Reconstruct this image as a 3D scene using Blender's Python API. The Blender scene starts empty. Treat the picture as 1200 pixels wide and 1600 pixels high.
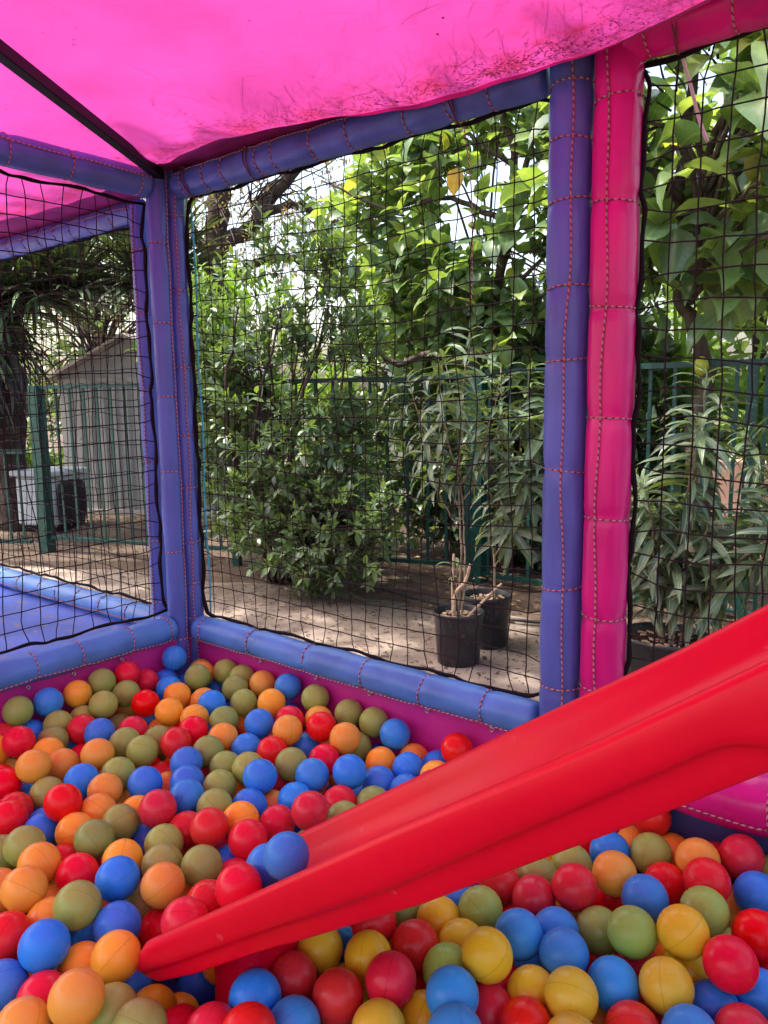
import bpy, math, random
import numpy as np
from mathutils import Vector, Matrix

R = math.radians
scene = bpy.context.scene
COL = scene.collection

# ------------------------------------------------------------------ camera
CAM_POS = Vector((1.85, -1.37, 1.02))
cam_data = bpy.data.cameras.new("camera")
cam = bpy.data.objects.new("camera", cam_data)
COL.objects.link(cam)
_az, _pi, _ro = R(129.0), R(8.2), R(0.75)
_f = Vector((math.cos(_az) * math.cos(_pi), math.sin(_az) * math.cos(_pi), -math.sin(_pi)))
_r = Vector((math.sin(_az), -math.cos(_az), 0.0))
_u = _r.cross(_f)
_r2 = _r * math.cos(_ro) - _u * math.sin(_ro)
_u2 = _u * math.cos(_ro) + _r * math.sin(_ro)
cam.matrix_world = Matrix(((_r2.x, _u2.x, -_f.x, CAM_POS.x), (_r2.y, _u2.y, -_f.y, CAM_POS.y),
                           (_r2.z, _u2.z, -_f.z, CAM_POS.z), (0, 0, 0, 1)))
cam_data.sensor_fit = 'VERTICAL'
cam_data.sensor_height = 36.0
cam_data.lens = 36.0 * 1205.0 / 1600.0
cam_data.clip_start = 0.02
cam_data.clip_end = 400.0
scene.camera = cam

# ------------------------------------------------------------------ sky, sun, exposure
SUN_EL, SUN_AZ = R(60), R(205)          # azimuth of the sun's place, counter-clockwise from +X
world = bpy.data.worlds.new("World")
scene.world = world
world.use_nodes = True
wn = world.node_tree
wn.nodes.clear()
sky = wn.nodes.new('ShaderNodeTexSky')
sky.sky_type = 'NISHITA'
sky.sun_disc = False
sky.sun_elevation = SUN_EL
sky.sun_rotation = R(90) - SUN_AZ
sky.air_density = 1.3
sky.dust_density = 6.0
bg = wn.nodes.new('ShaderNodeBackground')
bg.inputs['Strength'].default_value = 0.15
wo = wn.nodes.new('ShaderNodeOutputWorld')
wn.links.new(sky.outputs[0], bg.inputs[0])
wn.links.new(bg.outputs[0], wo.inputs[0])
sun_data = bpy.data.lights.new("sun", 'SUN')
sun_data.energy = 2.0
sun_data.angle = R(0.6)
sun_data.color = (1.0, 0.95, 0.87)
sun = bpy.data.objects.new("sun", sun_data)
COL.objects.link(sun)
_sd = Vector((math.cos(SUN_EL) * math.cos(SUN_AZ), math.cos(SUN_EL) * math.sin(SUN_AZ), math.sin(SUN_EL)))
sun.rotation_euler = _sd.to_track_quat('Z', 'Y').to_euler()
scene.view_settings.view_transform = 'Standard'
scene.view_settings.look = 'None'
scene.view_settings.exposure = 1.85
scene.view_settings.gamma = 1.0
scene.view_settings.use_curve_mapping = False
scene.cycles.max_bounces = 10
scene.cycles.transparent_max_bounces = 8
scene.cycles.sample_clamp_indirect = 6.0

# ------------------------------------------------------------------ helpers
rng = np.random.default_rng(7)
random.seed(7)

def tag(o, label=None, cat=None, group=None, kind=None):
    if label: o['label'] = label
    if cat: o['category'] = cat
    if group: o['group'] = group
    if kind: o['kind'] = kind
    return o

def empty(name, loc=(0, 0, 0), rz=0.0):
    o = bpy.data.objects.new(name, None)
    o.empty_display_size = 0.05
    COL.objects.link(o)
    o.location = loc
    o.rotation_euler = (0, 0, rz)
    return o

class MB:
    """collects pieces of one mesh"""
    def __init__(self):
        self.v, self.f, self.uv, self.t, self.m = [], [], [], [], []
        self.n = 0
    def add(self, v, f, uv=None, tint=0.5, mat=0):
        v = np.asarray(v, float).reshape(-1, 3)
        off = self.n
        self.v.append(v)
        self.f.extend([tuple(int(i) + off for i in q) for q in f])
        self.uv.append(np.asarray(uv, float) if uv is not None else np.zeros((len(v), 2)))
        self.t.append(np.full(len(v), tint) if np.isscalar(tint) else np.asarray(tint))
        self.m.extend([mat] * len(f))
        self.n += len(v)
        return self
    def mesh(self, name, mats, smooth=True):
        me = bpy.data.meshes.new(name)
        v = np.concatenate(self.v)
        me.from_pydata(v.tolist(), [], self.f)
        uv = np.concatenate(self.uv); t = np.concatenate(self.t)
        li = np.empty(len(me.loops), dtype=np.int32)
        me.loops.foreach_get('vertex_index', li)
        ul = me.uv_layers.new(name='uv')
        ul.data.foreach_set('uv', uv[li].ravel().astype(np.float32))
        at = me.attributes.new('tint', 'FLOAT', 'POINT')
        at.data.foreach_set('value', t.astype(np.float32))
        for m in (mats if isinstance(mats, (list, tuple)) else [mats]):
            me.materials.append(m)
        if any(self.m):
            me.polygons.foreach_set('material_index', np.array(self.m, dtype=np.int32))
        me.polygons.foreach_set('use_smooth', np.full(len(me.polygons), smooth))
        me.update()
        return me
    def build(self, name, mats, parent=None, smooth=True, loc=None, **k):
        o = bpy.data.objects.new(name, self.mesh(name, mats, smooth))
        COL.objects.link(o)
        if parent is not None: o.parent = parent
        if loc is not None: o.location = loc
        tag(o, **k)
        return o

def box(c, s, rz=0.0):
    """box centre, full size"""
    x, y, z = [q / 2 for q in s]
    v = np.array([(-x,-y,-z),(x,-y,-z),(x,y,-z),(-x,y,-z),(-x,-y,z),(x,-y,z),(x,y,z),(-x,y,z)])
    if rz:
        a, b = math.cos(rz), math.sin(rz)
        v = v @ np.array([(a, b, 0), (-b, a, 0), (0, 0, 1)])
    return v + np.array(c), [(0,3,2,1),(4,5,6,7),(0,1,5,4),(1,2,6,5),(2,3,7,6),(3,0,4,7)]

def bevel_box_obj(name, c, s, mat, parent=None, rz=0.0, bev=0.006, **k):
    mb = MB(); mb.add(*box((0, 0, 0), s))
    o = mb.build(name, mat, parent, smooth=False, loc=c, **k)
    o.rotation_euler = (0, 0, rz)
    md = o.modifiers.new('b', 'BEVEL'); md.width = bev; md.segments = 2
    return o

def frames(pts):
    """parallel transport frames along a polyline"""
    p = np.asarray(pts, float)
    t = np.gradient(p, axis=0)
    t /= np.linalg.norm(t, axis=1)[:, None] + 1e-12
    ref = np.array((0, 0, 1.0)) if abs(t[0][2]) < 0.9 else np.array((1.0, 0, 0))
    n = np.cross(t[0], ref); n /= np.linalg.norm(n)
    N = [n]
    for i in range(1, len(p)):
        n = N[-1] - t[i] * (N[-1] @ t[i])
        l = np.linalg.norm(n)
        N.append(n / l if l > 1e-9 else N[-1])
    N = np.array(N)
    return p, t, N, np.cross(t, N)

def tube(pts, rad, sides=8, cap=True, flat=1.0, uvs=1.0):
    p, t, N, B = frames(pts)
    n = len(p)
    r = np.full(n, rad) if np.isscalar(rad) else np.asarray(rad, float)
    a = np.linspace(0, 2 * math.pi, sides, endpoint=False)
    v = (p[:, None] + (N[:, None] * np.cos(a)[None, :, None] + B[:, None] * np.sin(a)[None, :, None] * flat) * r[:, None, None]).reshape(-1, 3)
    L = np.r_[0, np.cumsum(np.linalg.norm(np.diff(p, axis=0), axis=1))]
    # mirrored u so that no face wraps around
    uu = np.abs(np.linspace(-1, 1, sides, endpoint=False))
    uv = np.stack([np.tile(uu, n), np.repeat(L * uvs, sides)], 1)
    f = []
    for i in range(n - 1):
        for j in range(sides):
            k = (j + 1) % sides
            f.append((i * sides + j, i * sides + k, (i + 1) * sides + k, (i + 1) * sides + j))
    if cap:
        f.append(tuple(reversed(range(sides))))
        f.append(tuple(range((n - 1) * sides, n * sides)))
    return v, f, uv

def smooth_path(ctrl, n=12):
    """Catmull-Rom through control points"""
    c = np.asarray(ctrl, float)
    c = np.vstack([2 * c[0] - c[1], c, 2 * c[-1] - c[-2]])
    out = []
    for i in range(1, len(c) - 2):
        for k in range(n):
            t = k / n
            out.append(0.5 * ((2 * c[i]) + (-c[i-1] + c[i+1]) * t + (2*c[i-1] - 5*c[i] + 4*c[i+1] - c[i+2]) * t*t + (-c[i-1] + 3*c[i] - 3*c[i+1] + c[i+2]) * t**3))
    out.append(c[-2])
    return np.array(out)

def link_copy(src, parent=None):
    c = src.copy(); COL.objects.link(c)
    if parent is not None: c.parent = parent
    return c

# ------------------------------------------------------------------ materials
def mat(name, rgb, rough=0.5, spec=0.5, **kw):
    """principled material with noise colour variation, wear specks and fine relief"""
    m = bpy.data.materials.new(name); m.use_nodes = True
    nt = m.node_tree; ns, ln = nt.nodes, nt.links
    b = ns['Principled BSDF']
    b.inputs['Roughness'].default_value = rough
    b.inputs['Specular IOR Level'].default_value = spec
    tc = ns.new('ShaderNodeTexCoord')
    mp = ns.new('ShaderNodeMapping')
    ln.new(tc.outputs['Object'], mp.inputs[0])
    mp.inputs['Scale'].default_value = kw.get('stretch', (1, 1, 1))
    nz = ns.new('ShaderNodeTexNoise')
    nz.inputs['Scale'].default_value = kw.get('scale', 12)
    nz.inputs['Detail'].default_value = 6
    ln.new(mp.outputs[0], nz.inputs['Vector'])
    rp = ns.new('ShaderNodeValToRGB')
    v = kw.get('var', 0.12)
    c2 = kw.get('rgb2')
    lo = tuple(c * (1 - v) for c in rgb) if c2 is None else c2
    rp.color_ramp.elements[0].position = kw.get('p0', 0.35); rp.color_ramp.elements[0].color = (*lo, 1)
    rp.color_ramp.elements[1].position = kw.get('p1', 0.65); rp.color_ramp.elements[1].color = (*[min(1, c * (1 + (v if c2 is None else 0))) for c in rgb], 1)
    ln.new(nz.outputs['Fac'], rp.inputs[0])
    colour = rp.outputs[0]
    if kw.get('specks'):
        vo = ns.new('ShaderNodeTexNoise'); vo.inputs['Scale'].default_value = kw.get('speck_scale', 90); vo.inputs['Detail'].default_value = 2
        ln.new(tc.outputs['Object'], vo.inputs['Vector'])
        sr = ns.new('ShaderNodeValToRGB')
        sr.color_ramp.elements[0].position = kw['specks']; sr.color_ramp.elements[0].color = (0, 0, 0, 1)
        sr.color_ramp.elements[1].position = kw['specks'] + 0.04; sr.color_ramp.elements[1].color = (1, 1, 1, 1)
        ln.new(vo.outputs['Fac'], sr.inputs[0])
        mx = ns.new('ShaderNodeMix'); mx.data_type = 'RGBA'
        ln.new(sr.outputs[0], mx.inputs['Factor'])
        ln.new(colour, mx.inputs['A']); mx.inputs['B'].default_value = (*kw.get('speck_rgb', tuple(c * 0.3 for c in rgb)), 1)
        colour = mx.outputs['Result']
    ln.new(colour, b.inputs['Base Color'])
    if kw.get('rough_var'):
        mr = ns.new('ShaderNodeMapRange')
        mr.inputs['To Min'].default_value = rough - kw['rough_var']; mr.inputs['To Max'].default_value = rough + kw['rough_var']
        ln.new(nz.outputs['Fac'], mr.inputs['Value']); ln.new(mr.outputs[0], b.inputs['Roughness'])
    if kw.get('bump', 0.15):
        n2 = ns.new('ShaderNodeTexNoise'); n2.inputs['Scale'].default_value = kw.get('bscale', 60); n2.inputs['Detail'].default_value = 4
        mp2 = ns.new('ShaderNodeMapping'); mp2.inputs['Scale'].default_value = kw.get('bstretch', (1, 1, 1))
        ln.new(tc.outputs['Object'], mp2.inputs[0]); ln.new(mp2.outputs[0], n2.inputs['Vector'])
        bp = ns.new('ShaderNodeBump'); bp.inputs['Strength'].default_value = kw.get('bump', 0.15)
        bp.inputs['Distance'].default_value = kw.get('bdist', 0.003)
        ln.new(n2.outputs['Fac'], bp.inputs['Height']); ln.new(bp.outputs[0], b.inputs['Normal'])
    if kw.get('metal'): b.inputs['Metallic'].default_value = kw['metal']
    if kw.get('sss'):
        b.inputs['Subsurface Weight'].default_value = kw['sss']; b.inputs['Subsurface Radius'].default_value = (0.01, 0.006, 0.004)
        b.inputs['Subsurface Scale'].default_value = 1.0
    return m

def leaf_mat(name, cols, rough=0.42, transl=0.35, midrib=0.0, spec=0.4):
    """cols: list of colours spread over the 'tint' attribute"""
    m = bpy.data.materials.new(name); m.use_nodes = True
    nt = m.node_tree; ns, ln = nt.nodes, nt.links
    b = ns['Principled BSDF']; out = ns['Material Output']
    at = ns.new('ShaderNodeAttribute'); at.attribute_name = 'tint'
    rp = ns.new('ShaderNodeValToRGB')
    els = rp.color_ramp.elements
    while len(els) < len(cols): els.new(0.5)
    for i, c in enumerate(cols):
        els[i].position = i / (len(cols) - 1); els[i].color = (*c, 1)
    ln.new(at.outputs['Fac'], rp.inputs[0])
    colour = rp.outputs[0]
    # pale midrib and side veins drawn along the leaf's own coordinates
    uv = ns.new('ShaderNodeUVMap'); uv.uv_map = 'uv'
    sx = ns.new('ShaderNodeSeparateXYZ'); ln.new(uv.outputs[0], sx.inputs[0])
    ab = ns.new('ShaderNodeMath'); ab.operation = 'SUBTRACT'; ab.inputs[1].default_value = 0.5; ln.new(sx.outputs['X'], ab.inputs[0])
    a2 = ns.new('ShaderNodeMath'); a2.operation = 'ABSOLUTE'; ln.new(ab.outputs[0], a2.inputs[0])
    lt = ns.new('ShaderNodeMapRange'); lt.inputs['From Min'].default_value = 0.02; lt.inputs['From Max'].default_value = 0.06
    lt.inputs['To Min'].default_value = 1.0; lt.inputs['To Max'].default_value = 0.0
    ln.new(a2.outputs[0], lt.inputs['Value'])
    vy = ns.new('ShaderNodeMath'); vy.operation = 'MULTIPLY_ADD'; vy.inputs[1].default_value = -0.7
    ln.new(a2.outputs[0], vy.inputs[0]); ln.new(sx.outputs['Y'], vy.inputs[2])
    vm = ns.new('ShaderNodeMath'); vm.operation = 'MULTIPLY'; vm.inputs[1].default_value = 50.0; ln.new(vy.outputs[0], vm.inputs[0])
    vs = ns.new('ShaderNodeMath'); vs.operation = 'SINE'; ln.new(vm.outputs[0], vs.inputs[0])
    vr = ns.new('ShaderNodeMapRange'); vr.inputs['From Min'].default_value = 0.8; vr.inputs['From Max'].default_value = 1.0
    vr.inputs['To Max'].default_value = 0.35 * (1 if midrib else 0)
    ln.new(vs.outputs[0], vr.inputs['Value'])
    mxv = ns.new('ShaderNodeMath'); mxv.operation = 'MAXIMUM'; ln.new(lt.outputs[0], mxv.inputs[0]); ln.new(vr.outputs[0], mxv.inputs[1])
    fm = ns.new('ShaderNodeMath'); fm.operation = 'MULTIPLY'; fm.inputs[1].default_value = midrib; ln.new(mxv.outputs[0], fm.inputs[0])
    mx = ns.new('ShaderNodeMix'); mx.data_type = 'RGBA'
    ln.new(fm.outputs[0], mx.inputs['Factor']); ln.new(colour, mx.inputs['A']); mx.inputs['B'].default_value = (0.35, 0.42, 0.2, 1)
    colour = mx.outputs['Result']
    nz = ns.new('ShaderNodeTexNoise'); nz.inputs['Scale'].default_value = 35
    geo = ns.new('ShaderNodeNewGeometry'); ln.new(geo.outputs['Position'], nz.inputs['Vector'])
    hv = ns.new('ShaderNodeHueSaturation'); ln.new(colour, hv.inputs['Color'])
    mr = ns.new('ShaderNodeMapRange'); mr.inputs['To Min'].default_value = 0.7; mr.inputs['To Max'].default_value = 1.3
    ln.new(nz.outputs['Fac'], mr.inputs['Value']); ln.new(mr.outputs[0], hv.inputs['Value'])
    colour = hv.outputs[0]
    ln.new(colour, b.inputs['Base Color'])
    b.inputs['Roughness'].default_value = rough
    b.inputs['Specular IOR Level'].default_value = spec
    tr = ns.new('ShaderNodeBsdfTranslucent')
    tcol = ns.new('ShaderNodeMix'); tcol.data_type = 'RGBA'; tcol.blend_type = 'MULTIPLY'; tcol.inputs['Factor'].default_value = 1.0
    ln.new(colour, tcol.inputs['A']); tcol.inputs['B'].default_value = (1.9, 1.8, 0.5, 1)
    ln.new(tcol.outputs['Result'], tr.inputs['Color'])
    ms = ns.new('ShaderNodeMixShader'); ms.inputs[0].default_value = transl
    ln.new(b.outputs[0], ms.inputs[1]); ln.new(tr.outputs[0], ms.inputs[2]); ln.new(ms.outputs[0], out.inputs[0])
    return m

BLUE_V = mat('blue_vinyl', (0.088, 0.160, 0.49), 0.34, 0.5, scale=9, var=0.2, stretch=(1, 1, 0.4), bump=0.6, bscale=26, bstretch=(1, 1, 0.22), bdist=0.006,
             specks=0.74, speck_scale=60, speck_rgb=(0.1, 0.17, 0.38), rough_var=0.08)
PINK_V = mat('pink_vinyl', (0.62, 0.009, 0.22), 0.30, 0.5, scale=9, var=0.18, stretch=(1, 1, 0.4), bump=0.6, bscale=22, bstretch=(1, 1, 0.25), bdist=0.006, rough_var=0.08)
RAIL_B = mat('blue_vinyl_worn', (0.075, 0.24, 0.56), 0.42, 0.5, scale=9, var=0.16, bump=0.4, bscale=35, bdist=0.004,
             specks=0.70, speck_scale=40, speck_rgb=(0.12, 0.22, 0.45), rough_var=0.1)
PANEL_P = mat('pink_sheet_vinyl', (0.55, 0.03, 0.26), 0.38, 0.5, scale=4, var=0.14, bump=0.3, bscale=7, bdist=0.012, rough_var=0.08)
PANEL_N = mat('navy_sheet_vinyl', (0.05, 0.07, 0.22), 0.4, 0.5, scale=4, var=0.14, bump=0.3, bscale=7, bdist=0.012)
MAT_V = mat('blue_mat_vinyl', (0.08, 0.15, 0.5), 0.36, 0.5, scale=5, var=0.2, bump=0.3, bscale=9, bdist=0.01, specks=0.6, speck_scale=25, speck_rgb=(0.2, 0.19, 0.3), rough_var=0.12)
NET = mat('net_cord', (0.018, 0.010, 0.013), 0.75, 0.2, bump=0.2, bscale=900, bdist=0.0005)
BAND = mat('black_webbing', (0.012, 0.009, 0.011), 0.85, 0.1, bump=0.3, bscale=400, bdist=0.001)
CYAN = mat('cyan_webbing', (0.06, 0.4, 0.5), 0.6, 0.3, bump=0.2, bscale=300)
RED_P = mat('red_slide_plastic', (0.66, 0.0004, 0.020), 0.38, 0.24, scale=3, var=0.07, bump=0.10, bscale=140, bdist=0.0015, rough_var=0.07,
            specks=0.71, speck_scale=48, speck_rgb=(0.62, 0.04, 0.06))
DARK_M = mat('dark_steel', (0.010, 0.004, 0.008), 0.6, 0.3, scale=40, var=0.3, bump=0.3, bscale=200, bdist=0.001)
HEM = mat('canopy_hem_cloth', (0.50, 0.045, 0.24), 0.6, 0.3, scale=8, var=0.2, bump=0.4, bscale=25, bdist=0.006)
GREEN_M = mat('green_fence_paint', (0.006, 0.055, 0.042), 0.4, 0.5, scale=30, var=0.25, bump=0.25, bscale=150, bdist=0.001, specks=0.66, speck_rgb=(0.1, 0.16, 0.14))
SHED_M = mat('grey_steel_sheet', (0.34, 0.335, 0.32), 0.5, 0.5, scale=3, var=0.1, bump=0.1, bscale=30, specks=0.64, speck_scale=25, speck_rgb=(0.25, 0.24, 0.21))
SHED_T = mat('shed_trim', (0.4, 0.36, 0.33), 0.45, 0.5, scale=9, var=0.2)
WHITE = mat('white_plastic', (0.85, 0.86, 0.88), 0.4, 0.5, scale=9, var=0.06)
CAB = mat('pale_grey_plastic', (0.46, 0.48, 0.50), 0.5, 0.4, scale=6, var=0.12, specks=0.66, speck_scale=40, speck_rgb=(0.25, 0.25, 0.24))
WHITE_W = mat('white_render', (0.72, 0.7, 0.66), 0.85, 0.2, scale=3, var=0.1, bump=0.4, bscale=40)
PINK_W = mat('terracotta_render', (0.5, 0.3, 0.25), 0.85, 0.2, scale=3, var=0.15, bump=0.4, bscale=40)
BLACK_P = mat('black_pot_plastic', (0.022, 0.024, 0.028), 0.42, 0.5, scale=14, var=0.3, bump=0.2, bscale=60, specks=0.64, speck_scale=70, speck_rgb=(0.08, 0.075, 0.065), rough_var=0.1)
SOIL = mat('dark_soil', (0.06, 0.04, 0.028), 0.95, 0.1, scale=30, var=0.5, bump=0.9, bscale=70, bdist=0.01)
BARK = mat('grey_bark', (0.15, 0.115, 0.09), 0.9, 0.2, scale=16, rgb2=(0.06, 0.045, 0.035), bump=0.9, bscale=40, bdist=0.01, bstretch=(1, 1, 0.3))
BARK_D = mat('dark_bark', (0.08, 0.055, 0.045), 0.9, 0.2, scale=16, rgb2=(0.03, 0.022, 0.018), bump=0.9, bscale=40, bdist=0.01, bstretch=(1, 1, 0.3))
TWIG = mat('pale_stem', (0.30, 0.25, 0.16), 0.75, 0.3, scale=30, var=0.3, bump=0.4, bscale=120)
STRAW = mat('cut_stem', (0.52, 0.40, 0.26), 0.8, 0.2, scale=40, var=0.3, bump=0.4, bscale=120)
DRYLEAF = leaf_mat('dry_leaf', [(0.05, 0.03, 0.02), (0.16, 0.09, 0.05), (0.28, 0.18, 0.09)], 0.7, 0.2)
TWIGGY = mat('dead_needles', (0.16, 0.03, 0.03), 0.9, 0.1, scale=50, var=0.4, bump=0)

def rope_mat():
    m = mat('braided_cord', (0.62, 0.5, 0.5), 0.7, 0.2, bump=0, var=0.1, scale=200)
    nt = m.node_tree; ns, ln = nt.nodes, nt.links; b = ns['Principled BSDF']
    uv = ns.new('ShaderNodeUVMap'); uv.uv_map = 'uv'
    sx = ns.new('ShaderNodeSeparateXYZ'); ln.new(uv.outputs[0], sx.inputs[0])
    ma = ns.new('ShaderNodeMath'); ma.operation = 'MULTIPLY'; ma.inputs[1].default_value = 520; ln.new(sx.outputs['Y'], ma.inputs[0])
    mb_ = ns.new('ShaderNodeMath'); mb_.operation = 'MULTIPLY_ADD'; mb_.inputs[1].default_value = 3.2; ln.new(sx.outputs['X'], mb_.inputs[0]); ln.new(ma.outputs[0], mb_.inputs[2])
    si = ns.new('ShaderNodeMath'); si.operation = 'SINE'; ln.new(mb_.outputs[0], si.inputs[0])
    rp = ns.new('ShaderNodeValToRGB'); rp.color_ramp.elements[0].position = 0.60; rp.color_ramp.elements[1].position = 0.72
    rp.color_ramp.elements[0].color = (0.50, 0.36, 0.36, 1); rp.color_ramp.elements[1].color = (0.3, 0.03, 0.045, 1)
    mr = ns.new('ShaderNodeMapRange'); mr.inputs['From Min'].default_value = -1; ln.new(si.outputs[0], mr.inputs['Value']); ln.new(mr.outputs[0], rp.inputs[0])
    ln.new(rp.outputs[0], b.inputs['Base Color'])
    bp = ns.new('ShaderNodeBump'); bp.inputs['Strength'].default_value = 0.8; bp.inputs['Distance'].default_value = 0.001
    ln.new(si.outputs[0], bp.inputs['Height']); ln.new(bp.outputs[0], b.inputs['Normal'])
    return m
ROPE = rope_mat()

def canopy_mat():
    m = bpy.data.materials.new('pink_canopy_cloth'); m.use_nodes = True
    nt = m.node_tree; ns, ln = nt.nodes, nt.links; out = ns['Material Output']; b = ns['Principled BSDF']
    tc = ns.new('ShaderNodeTexCoord')
    nz = ns.new('ShaderNodeTexNoise'); nz.inputs['Scale'].default_value = 3.5; nz.inputs['Detail'].default_value = 8; ln.new(tc.outputs['Object'], nz.inputs['Vector'])
    rp = ns.new('ShaderNodeValToRGB')
    rp.color_ramp.elements[0].position = 0.3; rp.color_ramp.elements[0].color = (0.40, 0.036, 0.20, 1)
    rp.color_ramp.elements[1].position = 0.7; rp.color_ramp.elements[1].color = (0.60, 0.060, 0.31, 1)
    ln.new(nz.outputs['Fac'], rp.inputs[0])
    # soft reddish grime collected in the sag along the laced edge
    sxy = ns.new('ShaderNodeSeparateXYZ'); ln.new(tc.outputs['Object'], sxy.inputs[0])
    wob = ns.new('ShaderNodeTexNoise'); wob.inputs['Scale'].default_value = 2.2; wob.inputs['Detail'].default_value = 3; ln.new(tc.outputs['Object'], wob.inputs['Vector'])
    yy_ = ns.new('ShaderNodeMath'); yy_.operation = 'MULTIPLY_ADD'; yy_.inputs[1].default_value = 0.10; ln.new(wob.outputs['Fac'], yy_.inputs[0]); ln.new(sxy.outputs['Y'], yy_.inputs[2])
    y2_ = ns.new('ShaderNodeMath'); y2_.operation = 'ADD'; y2_.inputs[1].default_value = 0.075; ln.new(yy_.outputs[0], y2_.inputs[0])
    y3_ = ns.new('ShaderNodeMath'); y3_.operation = 'ABSOLUTE'; ln.new(y2_.outputs[0], y3_.inputs[0])
    bnd = ns.new('ShaderNodeMapRange'); bnd.inputs['From Min'].default_value = 0.0; bnd.inputs['From Max'].default_value = 0.10; bnd.inputs['To Min'].default_value = 1.0; bnd.inputs['To Max'].default_value = 0.0
    bnd.interpolation_type = 'SMOOTHSTEP'; ln.new(y3_.outputs[0], bnd.inputs['Value'])
    gn = ns.new('ShaderNodeTexNoise'); gn.inputs['Scale'].default_value = 22; gn.inputs['Detail'].default_value = 9; gn.inputs['Roughness'].default_value = 0.7
    gmap = ns.new('ShaderNodeMapping'); gmap.inputs['Scale'].default_value = (0.45, 1, 1); ln.new(tc.outputs['Object'], gmap.inputs[0]); ln.new(gmap.outputs[0], gn.inputs['Vector'])
    gr_ = ns.new('ShaderNodeMapRange'); gr_.inputs['From Min'].default_value = 0.42; gr_.inputs['From Max'].default_value = 0.66; gr_.inputs['To Max'].default_value = 0.85; ln.new(gn.outputs['Fac'], gr_.inputs['Value'])
    gm_ = ns.new('ShaderNodeMath'); gm_.operation = 'MULTIPLY'; ln.new(gr_.outputs[0], gm_.inputs[0]); ln.new(bnd.outputs[0], gm_.inputs[1])
    gx_ = ns.new('ShaderNodeMix'); gx_.data_type = 'RGBA'; ln.new(gm_.outputs[0], gx_.inputs['Factor']); ln.new(rp.outputs[0], gx_.inputs['A']); gx_.inputs['B'].default_value = (0.40, 0.018, 0.05, 1)
    sp = ns.new('ShaderNodeTexVoronoi'); sp.inputs['Scale'].default_value = 26; ln.new(tc.outputs['Object'], sp.inputs['Vector'])
    n3 = ns.new('ShaderNodeTexNoise'); n3.inputs['Scale'].default_value = 4; ln.new(tc.outputs['Object'], n3.inputs['Vector'])
    th = ns.new('ShaderNodeMapRange'); th.inputs['From Min'].default_value = 0.45; th.inputs['From Max'].default_value = 0.75; th.inputs['To Min'].default_value = 0.0; th.inputs['To Max'].default_value = 0.10
    ln.new(n3.outputs['Fac'], th.inputs['Value'])
    cp = ns.new('ShaderNodeMath'); cp.operation = 'LESS_THAN'; ln.new(sp.outputs['Distance'], cp.inputs[0]); ln.new(th.outputs[0], cp.inputs[1])
    dm = ns.new('ShaderNodeMath'); dm.operation = 'MULTIPLY'; dm.inputs[1].default_value = 0.75; ln.new(cp.outputs[0], dm.inputs[0])
    mx = ns.new('ShaderNodeMix'); mx.data_type = 'RGBA'; ln.new(dm.outputs[0], mx.inputs['Factor']); ln.new(gx_.outputs['Result'], mx.inputs['A']); mx.inputs['B'].default_value = (0.25, 0.01, 0.09, 1)
    ln.new(mx.outputs['Result'], b.inputs['Base Color']); b.inputs['Roughness'].default_value = 0.45
    tr = ns.new('ShaderNodeBsdfTranslucent'); ln.new(mx.outputs['Result'], tr.inputs['Color'])
    bp = ns.new('ShaderNodeBump'); bp.inputs['Strength'].default_value = 0.5; bp.inputs['Distance'].default_value = 0.01
    n4 = ns.new('ShaderNodeTexNoise'); n4.inputs['Scale'].default_value = 9; n4.inputs['Detail'].default_value = 5; n4.inputs['Distortion'].default_value = 1.2
    ln.new(tc.outputs['Object'], n4.inputs['Vector']); ln.new(n4.outputs['Fac'], bp.inputs['Height'])
    ln.new(bp.outputs[0], b.inputs['Normal']); ln.new(bp.outputs[0], tr.inputs['Normal'])
    ms = ns.new('ShaderNodeMixShader'); ms.inputs[0].default_value = 0.5
    ln.new(b.outputs[0], ms.inputs[1]); ln.new(tr.outputs[0], ms.inputs[2]); ln.new(ms.outputs[0], out.inputs[0])
    return m
CANOPY = canopy_mat()

def ground_mat():
    m = mat('sandy_ground', (0.17, 0.125, 0.095), 0.95, 0.1, scale=2.2, rgb2=(0.07, 0.05, 0.038), bump=0.8, bscale=38, bdist=0.01,
            specks=0.6, speck_scale=28, speck_rgb=(0.07, 0.045, 0.035))
    return m
GROUND = ground_mat()
SLAB = mat('concrete_ground', (0.38, 0.305, 0.255), 0.9, 0.15, scale=4.5, rgb2=(0.19, 0.145, 0.12), bump=0.6, bscale=55, bdist=0.006,
           specks=0.62, speck_scale=34, speck_rgb=(0.10, 0.065, 0.05))

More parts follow.
